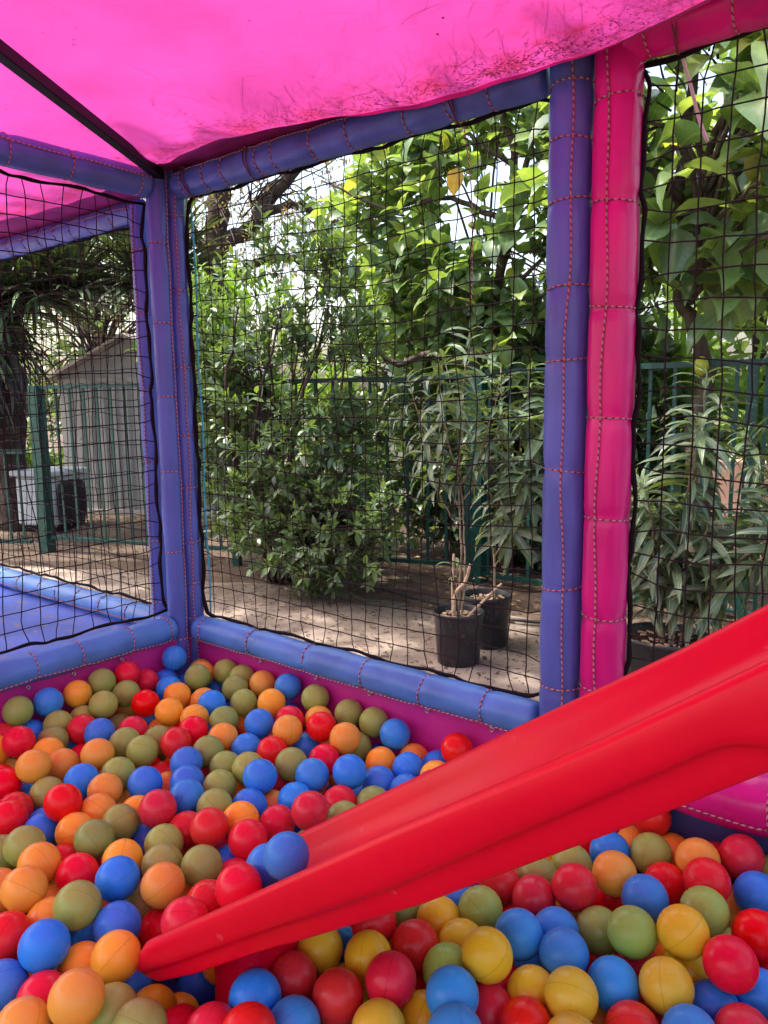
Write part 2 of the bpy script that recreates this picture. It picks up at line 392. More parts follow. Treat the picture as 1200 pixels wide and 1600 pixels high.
def ball_mat(name, rgb, v):
    m = bpy.data.materials.new(name); m.use_nodes = True
    nt = m.node_tree; ns, ln = nt.nodes, nt.links; b = ns['Principled BSDF']; out = ns['Material Output']
    tc = ns.new('ShaderNodeTexCoord'); oi = ns.new('ShaderNodeObjectInfo')
    hs = ns.new('ShaderNodeHueSaturation')
    hs.inputs['Color'].default_value = (*rgb, 1)
    a = ns.new('ShaderNodeMapRange'); a.inputs['To Min'].default_value = 0.5 - v; a.inputs['To Max'].default_value = 0.5 + v
    ln.new(oi.outputs['Random'], a.inputs['Value']); ln.new(a.outputs[0], hs.inputs['Hue'])
    wh = ns.new('ShaderNodeTexWhiteNoise'); wh.noise_dimensions = '1D'; ln.new(oi.outputs['Random'], wh.inputs['W'])
    a2 = ns.new('ShaderNodeMapRange'); a2.inputs['To Min'].default_value = 0.82; a2.inputs['To Max'].default_value = 1.1
    ln.new(wh.outputs['Value'], a2.inputs['Value']); ln.new(a2.outputs[0], hs.inputs['Value'])
    a3 = ns.new('ShaderNodeMapRange'); a3.inputs['To Min'].default_value = 0.95; a3.inputs['To Max'].default_value = 1.0
    ln.new(wh.outputs['Value'], a3.inputs['Value']); ln.new(a3.outputs[0], hs.inputs['Saturation'])
    sx = ns.new('ShaderNodeSeparateXYZ'); ln.new(tc.outputs['Object'], sx.inputs[0])
    ab = ns.new('ShaderNodeMath'); ab.operation = 'ABSOLUTE'; ln.new(sx.outputs['Z'], ab.inputs[0])
    sm = ns.new('ShaderNodeMapRange'); sm.inputs['From Min'].default_value = 0.0002; sm.inputs['From Max'].default_value = 0.0008
    sm.inputs['To Min'].default_value = 0.38; sm.inputs['To Max'].default_value = 0.0; ln.new(ab.outputs[0], sm.inputs['Value'])
    # scattered dirt dots and dusty scuffs
    vo = ns.new('ShaderNodeTexVoronoi'); vo.inputs['Scale'].default_value = 55
    ofs = ns.new('ShaderNodeVectorMath'); ofs.operation = 'ADD'
    cmb = ns.new('ShaderNodeCombineXYZ'); ln.new(oi.outputs['Random'], cmb.inputs[0]); ln.new(wh.outputs['Value'], cmb.inputs[1])
    ln.new(tc.outputs['Object'], ofs.inputs[0]); ln.new(cmb.outputs[0], ofs.inputs[1]); ln.new(ofs.outputs[0], vo.inputs['Vector'])
    lt = ns.new('ShaderNodeMath'); lt.operation = 'LESS_THAN'; lt.inputs[1].default_value = 0.05; ln.new(vo.outputs['Distance'], lt.inputs[0])
    gt = ns.new('ShaderNodeSeparateColor'); ln.new(vo.outputs['Color'], gt.inputs[0])
    g2 = ns.new('ShaderNodeMath'); g2.operation = 'GREATER_THAN'; g2.inputs[1].default_value = 0.6; ln.new(gt.outputs[0], g2.inputs[0])
    g3 = ns.new('ShaderNodeMath'); g3.operation = 'MULTIPLY'; ln.new(lt.outputs[0], g3.inputs[0]); ln.new(g2.outputs[0], g3.inputs[1])
    g4 = ns.new('ShaderNodeMath'); g4.operation = 'MULTIPLY'; g4.inputs[1].default_value = 0.6; ln.new(g3.outputs[0], g4.inputs[0])
    mxx = ns.new('ShaderNodeMath'); mxx.operation = 'MAXIMUM'; ln.new(g4.outputs[0], mxx.inputs[0]); ln.new(sm.outputs[0], mxx.inputs[1])
    mx = ns.new('ShaderNodeMix'); mx.data_type = 'RGBA'; ln.new(mxx.outputs[0], mx.inputs['Factor']); ln.new(hs.outputs[0], mx.inputs['A'])
    mx.inputs['B'].default_value = (*[c * 0.25 for c in rgb], 1)
    dn = ns.new('ShaderNodeTexNoise'); dn.inputs['Scale'].default_value = 30; dn.inputs['Detail'].default_value = 8; ln.new(ofs.outputs[0], dn.inputs['Vector'])
    dr = ns.new('ShaderNodeMapRange'); dr.inputs['From Min'].default_value = 0.5; dr.inputs['From Max'].default_value = 0.75; dr.inputs['To Max'].default_value = 0.04
    ln.new(dn.outputs['Fac'], dr.inputs['Value'])
    md = ns.new('ShaderNodeMix'); md.data_type = 'RGBA'; ln.new(dr.outputs[0], md.inputs['Factor']); ln.new(mx.outputs['Result'], md.inputs['A'])
    md.inputs['B'].default_value = (*[min(1, c * 0.8 + 0.12) for c in rgb], 1)
    ln.new(md.outputs['Result'], b.inputs['Base Color'])
    rr = ns.new('ShaderNodeMapRange'); rr.inputs['To Min'].default_value = 0.16; rr.inputs['To Max'].default_value = 0.40; ln.new(dn.outputs['Fac'], rr.inputs['Value'])
    ln.new(rr.outputs[0], b.inputs['Roughness'])
    b.inputs['Specular IOR Level'].default_value = 0.28
    bp = ns.new('ShaderNodeBump'); bp.inputs['Strength'].default_value = 0.25; bp.inputs['Distance'].default_value = 0.001
    bn = ns.new('ShaderNodeTexNoise'); bn.inputs['Scale'].default_value = 120; ln.new(ofs.outputs[0], bn.inputs['Vector'])
    bm = ns.new('ShaderNodeMath'); bm.operation = 'SUBTRACT'; ln.new(bn.outputs['Fac'], bm.inputs[0]); ln.new(sm.outputs[0], bm.inputs[1])
    ln.new(bm.outputs[0], bp.inputs['Height']); ln.new(bp.outputs[0], b.inputs['Normal'])
    # thin-walled plastic lets a little light through
    tr = ns.new('ShaderNodeBsdfTranslucent'); ln.new(md.outputs['Result'], tr.inputs['Color'])
    ms = ns.new('ShaderNodeMixShader'); ms.inputs[0].default_value = 0.10
    ln.new(b.outputs[0], ms.inputs[1]); ln.new(tr.outputs[0], ms.inputs[2]); ln.new(ms.outputs[0], out.inputs[0])
    return m
BALLM = {'R': ball_mat('red_ball_plastic', (0.84, 0.001, 0.014), 0.005),
         'B': ball_mat('blue_ball_plastic', (0.03, 0.31, 0.84), 0.010),
         'G': ball_mat('green_ball_plastic', (0.36, 0.53, 0.09), 0.014),
         'O': ball_mat('orange_ball_plastic', (0.97, 0.50, 0.03), 0.010),
         'Y': ball_mat('yellow_ball_plastic', (0.90, 0.56, 0.012), 0.010)}

# ------------------------------------------------------------------ ground
def ground_z(x, y):
    return 0.012 * math.sin(x * 1.7 + 0.5) * math.sin(y * 1.3) * min(1, max(0, (y - 2.2)))
mb = MB()
gx = np.concatenate([np.linspace(-60, -7, 12), np.linspace(-6, 5, 70), np.linspace(6, 60, 12)])
gy = np.concatenate([np.linspace(-60, -3, 8), np.linspace(-2.8, 7, 70), np.linspace(8, 70, 14)])
gv = [(x, y, -0.006 + (0.02 * math.sin(x * 3.1 + y) * math.sin(y * 2.3 - x) + 0.02 if y > 2.1 + 0.1 * math.sin(x * 2) else 0)) for y in gy for x in gx]
nx = len(gx)
mb.add(gv, [(j * nx + i, j * nx + i + 1, (j + 1) * nx + i + 1, (j + 1) * nx + i) for j in range(len(gy) - 1) for i in range(nx - 1)])
mb.build('ground', GROUND, kind='structure')
# pale concrete apron in front of the planting strip, broken front edge
mb = MB()
ex = np.linspace(-6.5, 3.2, 90)
edge = [1.55 + 0.33 * (x + 1.2) * (1 if x < -1.2 else 0.35) + 0.05 * math.sin(x * 5) + 0.03 * math.sin(x * 13 + 1) for x in ex]
edge = [min(max(e, 0.9), 1.95) for e in edge]
top = [(x, -2.9, 0.012) for x in ex] + [(x, 0.6, 0.012) for x in ex] + [(x, e, 0.012) for x, e in zip(ex, edge)] + [(x, e + 0.012, -0.02) for x, e in zip(ex, edge)]
n = len(ex)
mb.add(top, [(j * n + i, j * n + i + 1, (j + 1) * n + i + 1, (j + 1) * n + i) for j in range(3) for i in range(n - 1)])
mb.build('pavement', SLAB, kind='structure')

# ------------------------------------------------------------------ padded tubes
ROPE_R = 0.0016
def pad_object(name, a, b, r, rings, phi, pad_mat, label, cat, group, squash=1.0, seed=0, knots=(), r_end=None, sag=0.0):
    """vinyl sleeve over a pole, pinched where the lacing cord is wound round it.
    phi: direction (vector) on which side of the sleeve the lengthwise cord lies"""
    rg = np.random.default_rng(seed)
    a, b = np.array(a, float), np.array(b, float)
    L = np.linalg.norm(b - a); ax = (b - a) / L
    e1 = np.array(phi, float); e1 -= ax * (e1 @ ax); e1 /= np.linalg.norm(e1)
    e2 = np.cross(ax, e1)
    root = empty(name, tuple(a))
    tag(root, label, cat, group)
    s = np.arange(0, L + 1e-6, 0.010); ns_ = len(s); sides = 28
    th = np.linspace(0, 2 * math.pi, sides, endpoint=False)
    S, T = np.meshgrid(s, th, indexing='ij')
    rad = np.full_like(S, r)
    for q in rings:
        d = S - q - 0.004 * np.sin(T + q * 9)
        rad -= r * 0.065 * np.exp(-(d / 0.011) ** 2)
        k = rg.integers(5, 9)
        rad += 0.0014 * np.exp(-np.abs(d) / 0.035) * np.cos(k * T + rg.uniform(0, 6) + d * 25) + 0.0007 * np.exp(-np.abs(d) / 0.02) * np.cos(2.7 * k * T + rg.uniform(0, 6))
    # bulges between the rings and broad dents
    rr = np.array(sorted([0, L] + list(rings)))
    for i in range(len(rr) - 1):
        m_, w = (rr[i] + rr[i + 1]) / 2, (rr[i + 1] - rr[i])
        rad += 0.0010 * np.clip(1 - ((S - m_) / (w / 2)) ** 2, 0, 1)
    for _ in range(int(L * 34)):
        q, t0 = rg.uniform(0, L), rg.uniform(0, 6.28)
        ws, wt = rg.uniform(0.01, 0.07), rg.uniform(0.15, 0.5)
        dt = (T - t0 + math.pi) % (2 * math.pi) - math.pi
        rad += rg.normal(0, 0.0013) * np.exp(-((S - q) / ws) ** 2 - (dt / wt) ** 2)
    rad -= 0.0007 * np.exp(-((T - 0.55) / 0.022) ** 2) + 0.0006 * np.exp(-((T - 5.6) / 0.022) ** 2)
    # long seam of the sleeve
    dt = (T - 2.2 + math.pi) % (2 * math.pi) - math.pi
    rad += 0.001 * np.exp(-(dt / 0.09) ** 2)
    endr = np.clip(np.minimum(S, L - S) / 0.02, 0, 1)
    rad *= 0.55 + 0.45 * np.sqrt(1 - (1 - endr) ** 2)
    sq = 1 + (squash - 1) * np.abs(np.sin(2 * T)) ** 2
    rad = rad * sq
    off = 4 * sag * (S / L) * (1 - S / L)
    P = (ax * S[..., None] + e1 * (rad * np.cos(T))[..., None] + e2 * (rad * np.sin(T))[..., None])
    P[..., 2] -= off
    m = MB()
    f = [(i * sides + j, i * sides + (j + 1) % sides, (i + 1) * sides + (j + 1) % sides, (i + 1) * sides + j) for i in range(ns_ - 1) for j in range(sides)]
    f += [tuple(reversed(range(sides))), tuple(range((ns_ - 1) * sides, ns_ * sides))]
    m.add(P.reshape(-1, 3), f, np.stack([np.tile(th / 6.283, ns_), np.repeat(s, sides)], 1))
    m.build('padded_sleeve', pad_mat, root)
    # lacing cord: one run along the sleeve and a turn round it at every ring
    c = MB()
    ss = np.linspace(0.012, L - 0.012, max(30, int(L / 0.02)))
    line = []
    for q in ss:
        w = 0.10 * math.sin(q * 7.3 + seed) + 0.05 * math.sin(q * 23 + seed)
        near = min([abs(q - g) for g in rings] + [9])
        rr_ = (r + 0.0022) * (1.0 - 0.075 * math.exp(-(near / 0.012) ** 2)) * (1 + (squash - 1) * math.sin(2 * w) ** 2) + 0.0012
        p = ax * q + e1 * rr_ * math.cos(w) + e2 * rr_ * math.sin(w); p = p.copy(); p[2] -= 4 * sag * (q / L) * (1 - q / L)
        line.append(p)
    c.add(*tube(line, ROPE_R, 6))
    for gi, q in enumerate(rings):
        tilt = rg.uniform(-0.12, 0.12); ph = rg.uniform(0, 6.28)
        pts = []
        for k in range(29):
            t = k / 28 * 2 * math.pi
            rr_ = (r * 0.945 + 0.0013) * (1 + (squash - 1) * abs(math.sin(2 * t)) ** 2)
            p = ax * (q + tilt * r * math.sin(t + ph) - tilt * r * math.sin(ph)) + e1 * rr_ * math.cos(t) + e2 * rr_ * math.sin(t)
            p = p.copy(); p[2] -= 4 * sag * (q / L) * (1 - q / L)
            pts.append(p)
        c.add(*tube(pts, ROPE_R, 6, cap=False))
        kk = ROPE_R * (2.6 if gi in knots else 1.5)
        w = 0.10 * math.sin(q * 7.3 + seed) + 0.05 * math.sin(q * 23 + seed)
        kp = ax * q + (e1 * math.cos(w) + e2 * math.sin(w)) * (r * 0.95 + 0.003); kp[2] -= 4 * sag * (q / L) * (1 - q / L)
        kt = [kp + (ax * math.cos(t) + e2 * math.sin(t)) * kk * 0.9 + e1 * kk * 0.3 * math.sin(3 * t) for t in np.linspace(0, 9, 16)]
        c.add(*tube(kt, ROPE_R, 5))
    c.build('lacing_cord', ROPE, root)
    return root

def ring_list(L, start, step, seed):
    rg = np.random.default_rng(seed); q = start; out = []
    while q < L - 0.05:
        out.append(q); q += step * rg.uniform(0.85, 1.15)
    return out

GP = 'padded posts of the ball pit frame'; GR = 'padded rails of the ball pit frame'
cdir = lambda x, y, z=0: (1.85 - x, -1.37 - y, z)
pad_object('padded_post', (0.006, 0.004, 0), (0.006, 0.004, 1.655), 0.0285, [0.335, 0.395, 0.50, 0.62, 0.78, 0.93, 1.12, 1.33, 1.53], cdir(.037 - .7, 0.0), BLUE_V,
           'blue corner post laced to its twin, standing where the two inner pink walls meet', 'padded post', GP, seed=1)
pad_object('padded_post', (0.001, -0.049, 0), (0.001, -0.049, 1.655), 0.0275, [0.34, 0.60, 0.83, 1.04, 1.24, 1.45], (1, 0.35, 0), BLUE_V,
           'narrower looking blue corner post on the trampoline mat side of the pair', 'padded post', GP, seed=2)
pad_object('padded_post', (-0.150, 0.0, 0.30), (-0.150, 0.0, 1.60), 0.0285, [0.12, 0.31, 0.55, 0.76, 0.98, 1.16], (0.25, -1, 0), BLUE_V,
           'slim blue post behind the net of the neighbouring bay, beside the corner pair', 'padded post', GP, seed=3)
pad_object('padded_post', (1.190, 0.0, 0), (1.190, 0.0, 1.665), 0.0405, [0.22, 0.455, 0.655, 0.885, 1.09, 1.225, 1.375, 1.48, 1.575], (0.42, -1, 0), BLUE_V,
           'tall blue post with red and white cord, right beside the pink post', 'padded post', GP, seed=4)
pad_object('padded_post', (1.276, 0.002, 0), (1.276, 0.002, 1.665), 0.0400, [0.30, 0.47, 0.61, 0.80, 0.985, 1.18, 1.36, 1.53], (0.0, -1, 0), PINK_V,
           'bright pink upright post between the tall blue post and the oleander net', 'padded post', GP, seed=5, squash=1.06, knots=(0,))
pad_object('padded_post', (2.49, 0.0, 0), (2.49, 0.0, 1.665), 0.043, ring_list(1.66, 0.2, 0.2, 5), (0, -1, 0), PINK_V,
           'pink post at the far end of the pink bay', 'padded post', GP, seed=6)
pad_object('padded_post', (-1.75, 0.03, 0.0), (-1.75, 0.03, 1.64), 0.0345, ring_list(1.6, 0.2, 0.2, 6), (0.2, -1, 0), BLUE_V,
           'blue post at the outer end of the neighbouring bay', 'padded post', GP, seed=7)
pad_object('padded_rail', (0.030, 0.0, 1.607), (1.146, 0.0, 1.607), 0.0365, [0.055, 0.145, 0.22, 0.35, 0.405, 0.53, 0.64, 0.80, 0.90, 1.0], (0, -1, 0.75), BLUE_V,
           'blue overhead rail under the canopy edge, above the net facing the garden', 'padded rail', GR, seed=8)
pad_object('padded_rail', (0.034, -0.004, 0.366), (1.15, -0.004, 0.366), 0.0375, [0.045, 0.25, 0.466, 0.656, 0.826, 0.991], (0, -1, -0.85), RAIL_B,
           'blue bottom rail above the pink sheet, in front of the potted oleanders', 'padded rail', GR, seed=9)
pad_object('padded_rail', (0.0, -0.070, 1.603), (0.0, -2.35, 1.603), 0.0365, ring_list(2.25, 0.04, 0.17, 10), (1, 0, 0.35), BLUE_V,
           'blue overhead rail crossing from the corner towards the dark roof bar', 'padded rail', GR, seed=10)
pad_object('padded_rail', (0.004, -0.07, 0.376), (0.004, -2.35, 0.376), 0.0375, [0.03, 0.155, 0.30, 0.42, 0.55, 0.72, 0.9, 1.1, 1.3, 1.5, 1.7, 1.9, 2.1], (1, 0, -0.75), RAIL_B,
           'blue bottom rail between the trampoline mat and the balls', 'padded rail', GR, seed=11)
pad_object('padded_rail', (-0.172, 0.025, 1.578), (-1.71, 0.025, 1.578), 0.0345, ring_list(1.5, 0.03, 0.11, 12), (0, -1, 0.2), BLUE_V,
           'blue overhead rail of the neighbouring bay, seen through netting below the pink roof', 'padded rail', GR, seed=12)
pad_object('padded_rail', (-0.10, 0.0, 0.352), (-1.71, 0.0, 0.352), 0.036, ring_list(1.5, 0.05, 0.14, 13), (0, -1, -0.3), RAIL_B,
           'blue bottom rail behind the trampoline mat, against the sandy ground', 'padded rail', GR, seed=13)
pad_object('padded_rail', (1.285, -0.004, 1.628), (2.45, 0.0, 1.628), 0.043, [0.045, 0.19, 0.36, 0.55, 0.75, 0.95], (0, -1, 0.85), PINK_V,
           'pink overhead rail meeting the top of the pink post', 'padded rail', GR, seed=14, squash=1.05)
pad_object('padded_rail', (1.325, -0.02, 0.335), (2.45, -0.02, 0.335), 0.052, [0.10, 0.27, 0.48, 0.7, 0.9], (0, -1, -0.45), PINK_V,
           'fat pink bottom rail above the navy sheet, just under the slide', 'padded rail', GR, seed=15, squash=1.04)

# ------------------------------------------------------------------ nets
def snoise(rg, n=5, f=(1, 4)):
    k = [(rg.uniform(*f), rg.uniform(*f), rg.uniform(0, 6.28), rg.normal()) for _ in range(n)]
    return lambda u, v: sum(a * math.sin(p * u * 6.28 + q * v * 6.28 * (0.5 if i % 2 else -0.8) + ph) for i, (p, q, ph, a) in enumerate(k)) / n ** 0.5

def safety_net(O, U, W, H, cell, r, label, seed, outward):
    rg = np.random.default_rng(seed)
    root = empty('safety_net', O); tag(root, label, 'net', 'black nets around the ball pit')
    U = np.array(U, float); Z = np.array((0, 0, 1.0)); N = np.array(outward, float)
    nu, nv = int(round(W / cell)), int(round(H / cell))
    fa, fb, fc = snoise(rg), snoise(rg), snoise(rg)
    def wav(s, k):          # wavy line of the edge band
        return 0.0035 * math.sin(s * 26 + k) + 0.0025 * math.sin(s * 61 + 2 * k)
    P = np.zeros((nu + 1, nv + 1, 3))
    for i in range(nu + 1):
        for j in range(nv + 1):
            u, v = i / nu, j / nv
            fall = min(1, 6 * min(u, 1 - u, v, 1 - v))
            du = 0.011 * fa(u, v) * fall + rg.normal(0, 0.0016) * fall
            dv = 0.010 * fb(u, v) * fall + rg.normal(0, 0.0016) * fall - 0.012 * math.sin(math.pi * u) * fall * (0.4 + v)
            dn = 0.007 * fc(u, v) * fall
            if i in (0, nu): du += wav(v * H, 3 + i)
            if j in (0, nv): dv += wav(u * W, 5 + j)
            # the outermost cells are pulled towards the lashings
            if i in (0, nu): dv += 0.013 * math.sin(v * H * 30 + seed)
            if j in (0, nv): du += 0.013 * math.sin(u * W * 30 + seed)
            P[i, j] = U * (u * W + du) + Z * (v * H + dv) + N * dn
    m = MB()
    def sub(seq):
        out = []
        for k in range(len(seq) - 1):
            out.append(seq[k]); mid = (seq[k] + seq[k + 1]) / 2 + rg.normal(0, 0.0009, 3); out.append(mid)
        out.append(seq[-1]); return np.array(out)
    for i in range(1, nu): m.add(*tube(sub(P[i]), r, 4, cap=False))
    for j in range(1, nv): m.add(*tube(sub(P[:, j] + N * r * 1.2), r, 4, cap=False))
    for i in range(1, nu):      # knots at the crossings
        for j in range(1, nv):
            c = P[i, j]; k = r * 1.75
            m.add([c + np.array(q) * k for q in ((1,0,0),(-1,0,0),(0,1,0),(0,-1,0),(0,0,1),(0,0,-1))], [(0,2,4),(2,1,4),(1,3,4),(3,0,4),(2,0,5),(1,2,5),(3,1,5),(0,3,5)])
    m.build('netting', NET, root, smooth=False)
    b = MB()
    for seq in (P[0], P[-1], P[:, 0], P[:, -1]):
        pts = smooth_path(seq, 3)
        b.add(*tube(pts, 0.0066 + 0.0012 * np.sin(np.arange(len(pts)) * 0.9), 6, flat=0.6))
    b.build('edge_band', BAND, root)
    return root
safety_net((0.040, 0.018, 0.402), (1, 0, 0), 1.110, 1.170, 0.0445, 0.0014, 'black net of the middle bay, oleander pots and green shrub showing through it', 21, (0, 1, 0))
safety_net((-0.030, -2.31, 0.42), (0, 1, 0), 2.234, 1.140, 0.0455, 0.0014, 'black net hanging over the blue mat, shed and palm leaves showing behind it', 22, (-1, 0, 0))
safety_net((-1.70, 0.022, 0.392), (1, 0, 0), 1.525, 1.150, 0.046, 0.0014, 'rear black net of the neighbouring bay, in front of the sandy ground and shed', 23, (0, 1, 0))
safety_net((1.320, 0.014, 0.385), (1, 0, 0), 1.12, 1.20, 0.049, 0.0015, 'coarse black net beside the pink post with large green leaves close behind', 24, (0, 1, 0))
# thin cyan webbing running beside the inner corner post
m = MB(); m.add(*tube(smooth_path([(0.050 + 0.004 * math.sin(k * 1.7), 0.03, 0.40 + k * 0.115) for k in range(11)], 6), 0.0035, 6, flat=0.5))
tag(m.build('webbing_strip', CYAN), 'thin cyan strip running up the garden side of the corner post', 'strap')

# cable ties and hanging cord
def tie(pts, r, name, label, cat, mt=None):
    m = MB(); m.add(*tube(smooth_path(pts, 8), r, 6, flat=0.45)); 
    return tag(m.build(name, mt or WHITE), label, cat)
tie([(1.375, 0.02, 1.585), (1.383, 0.05, 1.54), (1.393, 0.07, 1.49), (1.405, 0.08, 1.455)], 0.0035, 'cable_tie', 'white cable tie tail poking down in front of big leaves by the pink corner', 'cable tie')
tie([(0.155, 0.02, 1.565), (0.168, 0.04, 1.52), (0.188, 0.05, 1.47), (0.205, 0.05, 1.43)], 0.0022, 'cable_tie', 'thin white cable tie tail hanging in front of the bare tree trunk', 'cable tie')
tie([(0.955, 0.005, 1.56), (0.956, 0.03, 1.45), (0.958, 0.032, 1.33), (0.957, 0.03, 1.22)], 0.0022, 'hanging_cord', 'straight pale cord hanging from the canopy knot past a yellow leaf', 'cord', ROPE)

# ------------------------------------------------------------------ sheets around the pit, mat, floor
def sheet(name, O, U, W, z0, z1, N, mt, label, seed, dots):
    rg = np.random.default_rng(seed); f = snoise(rg, 6, (0.6, 2.5))
    nu, nv = int(W / 0.025), 16
    U = np.array(U, float); N = np.array(N, float); v = []
    for j in range(nv + 1):
        for i in range(nu + 1):
            u, w = i / nu, j / nv
            pull = sum(0.004 * math.exp(-((u * W - d) / 0.02) ** 2) * w * w for d in dots)
            v.append(U * (u * W) + np.array((0, 0, z0 + (z1 - z0) * w)) + N * (0.006 * f(u, w) * (1 - abs(2 * w - 1) ** 3) - pull))
    m = MB()
    m.add(v, [(j * (nu + 1) + i, j * (nu + 1) + i + 1, (j + 1) * (nu + 1) + i + 1, (j + 1) * (nu + 1) + i) for j in range(nv) for i in range(nu)])
    o = m.build(name, mt, loc=O)
    md = o.modifiers.new('s', 'SOLIDIFY'); md.thickness = 0.002
    tag(o, label, 'vinyl sheet', 'vinyl sheets lining the ball pit')
    g0 = None
    for d in dots:
        if g0 is None:
            g = MB(); t = np.linspace(0, 2 * math.pi, 15)
            ring = [U * 0.0045 * math.cos(a) + np.array((0, 0, 0.0045 * math.sin(a))) for a in t]
            g.add(*tube(ring, 0.0016, 5, cap=False))
            g0 = g.build('grommet', STEEL, o)
        else:
            g0 = link_copy(g0, o)
        g0.location = U * d + np.array((0, 0, z1 - 0.03)) + N * 0.004
    return o
STEEL = mat('bright_steel', (0.6, 0.6, 0.62), 0.3, 0.5, metal=1.0, var=0.1)
sheet('vinyl_sheet', (0.0, -0.010, 0), (1, 0, 0), 1.16, 0.0, 0.352, (0, -1, 0), PANEL_P, 'pink sheet below the rail in front of the oleander pots, small steel grommets along it', 31, (0.31, 0.52, 0.70, 0.87, 1.04))
sheet('vinyl_sheet', (0.014, -2.35, 0), (0, 1, 0), 2.345, 0.0, 0.362, (1, 0, 0), PANEL_P, 'pink sheet between the balls and the blue mat', 32, (2.1, 1.96, 1.84, 1.7, 1.5, 1.3, 1.1))
sheet('vinyl_sheet', (1.235, -0.024, 0), (1, 0, 0), 1.25, 0.0, 0.315, (0, -1, 0), PANEL_N, 'navy sheet under the pink rail behind the orange and red balls', 33, (0.19, 0.36, 0.57, 0.8))
sheet('vinyl_sheet', (0.02, -2.31, 0), (1, 0, 0), 2.45, 0.0, 0.36, (0, 1, 0), PANEL_P, 'pink sheet closing the near side of the ball pit', 34, (0.3, 0.8, 1.3, 1.8))
sheet('vinyl_sheet', (2.47, -2.31, 0), (0, 1, 0), 2.29, 0.0, 0.36, (-1, 0, 0), PANEL_N, 'navy sheet closing the end of the ball pit under the top of the slide', 35, (0.3, 0.8, 1.3, 1.8))
pad_object('padded_rail', (0.03, -2.35, 0.37), (2.45, -2.35, 0.37), 0.0375, ring_list(2.4, 0.1, 0.2, 16), (0, 1, -0.75), RAIL_B, 'blue bottom rail closing the near side of the ball pit', 'padded rail', GR, seed=16)
pad_object('padded_post', (0.0, -2.39, 0), (0.0, -2.39, 1.655), 0.0345, ring_list(1.6, 0.2, 0.2, 17), (1, 1, 0), BLUE_V, 'blue post at the near end of the mat side', 'padded post', GP, seed=17)
# blue mat of the neighbouring bay
m = MB(); f = snoise(np.random.default_rng(5), 6, (0.5, 2))
nu, nv = 60, 80; v = []
for j in range(nv + 1):
    for i in range(nu + 1):
        u, w = i / nu, j / nv; q = 40 * min(u, 1 - u, w, 1 - w)
        v.append((-1.72 + 1.68 * u, -2.35 + 2.345 * w, 0.327 + 0.004 * f(u, w) - 0.006 * math.exp(-q * 3) - 0.006 * math.exp(-((w - 0.52) / 0.006) ** 2)))
m.add(v, [(j * (nu + 1) + i, j * (nu + 1) + i + 1, (j + 1) * (nu + 1) + i + 1, (j + 1) * (nu + 1) + i) for j in range(nv) for i in range(nu)])
b_, bf = box((-0.88, -1.19, 0.285), (1.66, 2.3, 0.04)); m.add(b_, bf)
tag(m.build('trampoline_mat', MAT_V), 'flat blue mat in the neighbouring bay, below the rail and net', 'mat')
m = MB()
m.add(*box((1.23, -1.17, 0.02), (2.52, 2.36, 0.02)))
m.build('pit_floor', MAT_V, kind='structure')

# ------------------------------------------------------------------ canopy
def canopy_z(x, y):
    z = 1.655 + 0.012 * math.sin(x * 2.1 + y * 1.3) + 0.006 * math.sin(x * 5.3 - y * 3.1)
    d = -y
    amp = 0.0
    if x > 0.02: amp = 0.034 + 0.046 * min(1, max(0, (x - 0.35) / 0.6)) * (1 - 0.5 * min(1, max(0, (x - 1.32) / 0.15)))
    if x < -0.02: amp = 0.022
    edge = min(1, abs(x) / 0.12)
    amp *= edge
    w0, w1 = 0.075, 0.13
    c = 0.115 + 0.02 * math.sin(x * 4)
    z -= amp * math.exp(-((d - c) / (w0 if d < c else w1)) ** 2)
    z -= 0.012 * math.exp(-(x / 0.05) ** 2) * (1 - 0.0)
    ze = 1.6475 if x > -0.04 else 1.6475 - 0.030 * min(1, (-0.04 - x) / 0.10)
    if x > 1.2: ze += 0.024 * min(1, (x - 1.2) / 0.12)
    tt = min(1, max(0, (d + 0.03) / 0.09)); tt = tt * tt * (3 - 2 * tt)
    z = ze * (1 - tt) + z * tt
    # fine creases running in from the laced edge
    z += 0.0018 * math.sin(x * 43 + y * 14 + 2 * math.sin(x * 6)) * math.exp(-d / 0.5) + 0.0012 * math.sin(x * 17 - y * 31)
    # folds radiating from the corner
    ang = math.atan2(d + 0.02, x + 1e-6)
    z += 0.0022 * math.sin(ang * 16) * math.exp(-abs(math.hypot(x, d) - 0.55) / 0.35)
    return z
xs = np.arange(-1.80, 2.40, 0.018); ys = np.arange(-2.42, 0.046, 0.0175)
m = MB()
m.add([(x, y, canopy_z(x, y)) for y in ys for x in xs],
      [(j * len(xs) + i, j * len(xs) + i + 1, (j + 1) * len(xs) + i + 1, (j + 1) * len(xs) + i) for j in range(len(ys) - 1) for i in range(len(xs) - 1)])
can = m.build('canopy', CANOPY)
xh = np.arange(-1.79, 2.15, 0.02); yh = np.concatenate([np.linspace(-0.088, 0.03, 9)])
m = MB(); m.add([(x, y - (0.012 * math.sin(x * 5) if y < -0.08 else 0), canopy_z(x, y) - 0.0035) for y in yh for x in xh], [(j * len(xh) + i, j * len(xh) + i + 1, (j + 1) * len(xh) + i + 1, (j + 1) * len(xh) + i) for j in range(len(yh) - 1) for i in range(len(xh) - 1)])
m.build('hem', HEM, can)
tag(can, 'stained pink cloth canopy sagging over the top of the ball pit', 'canopy')
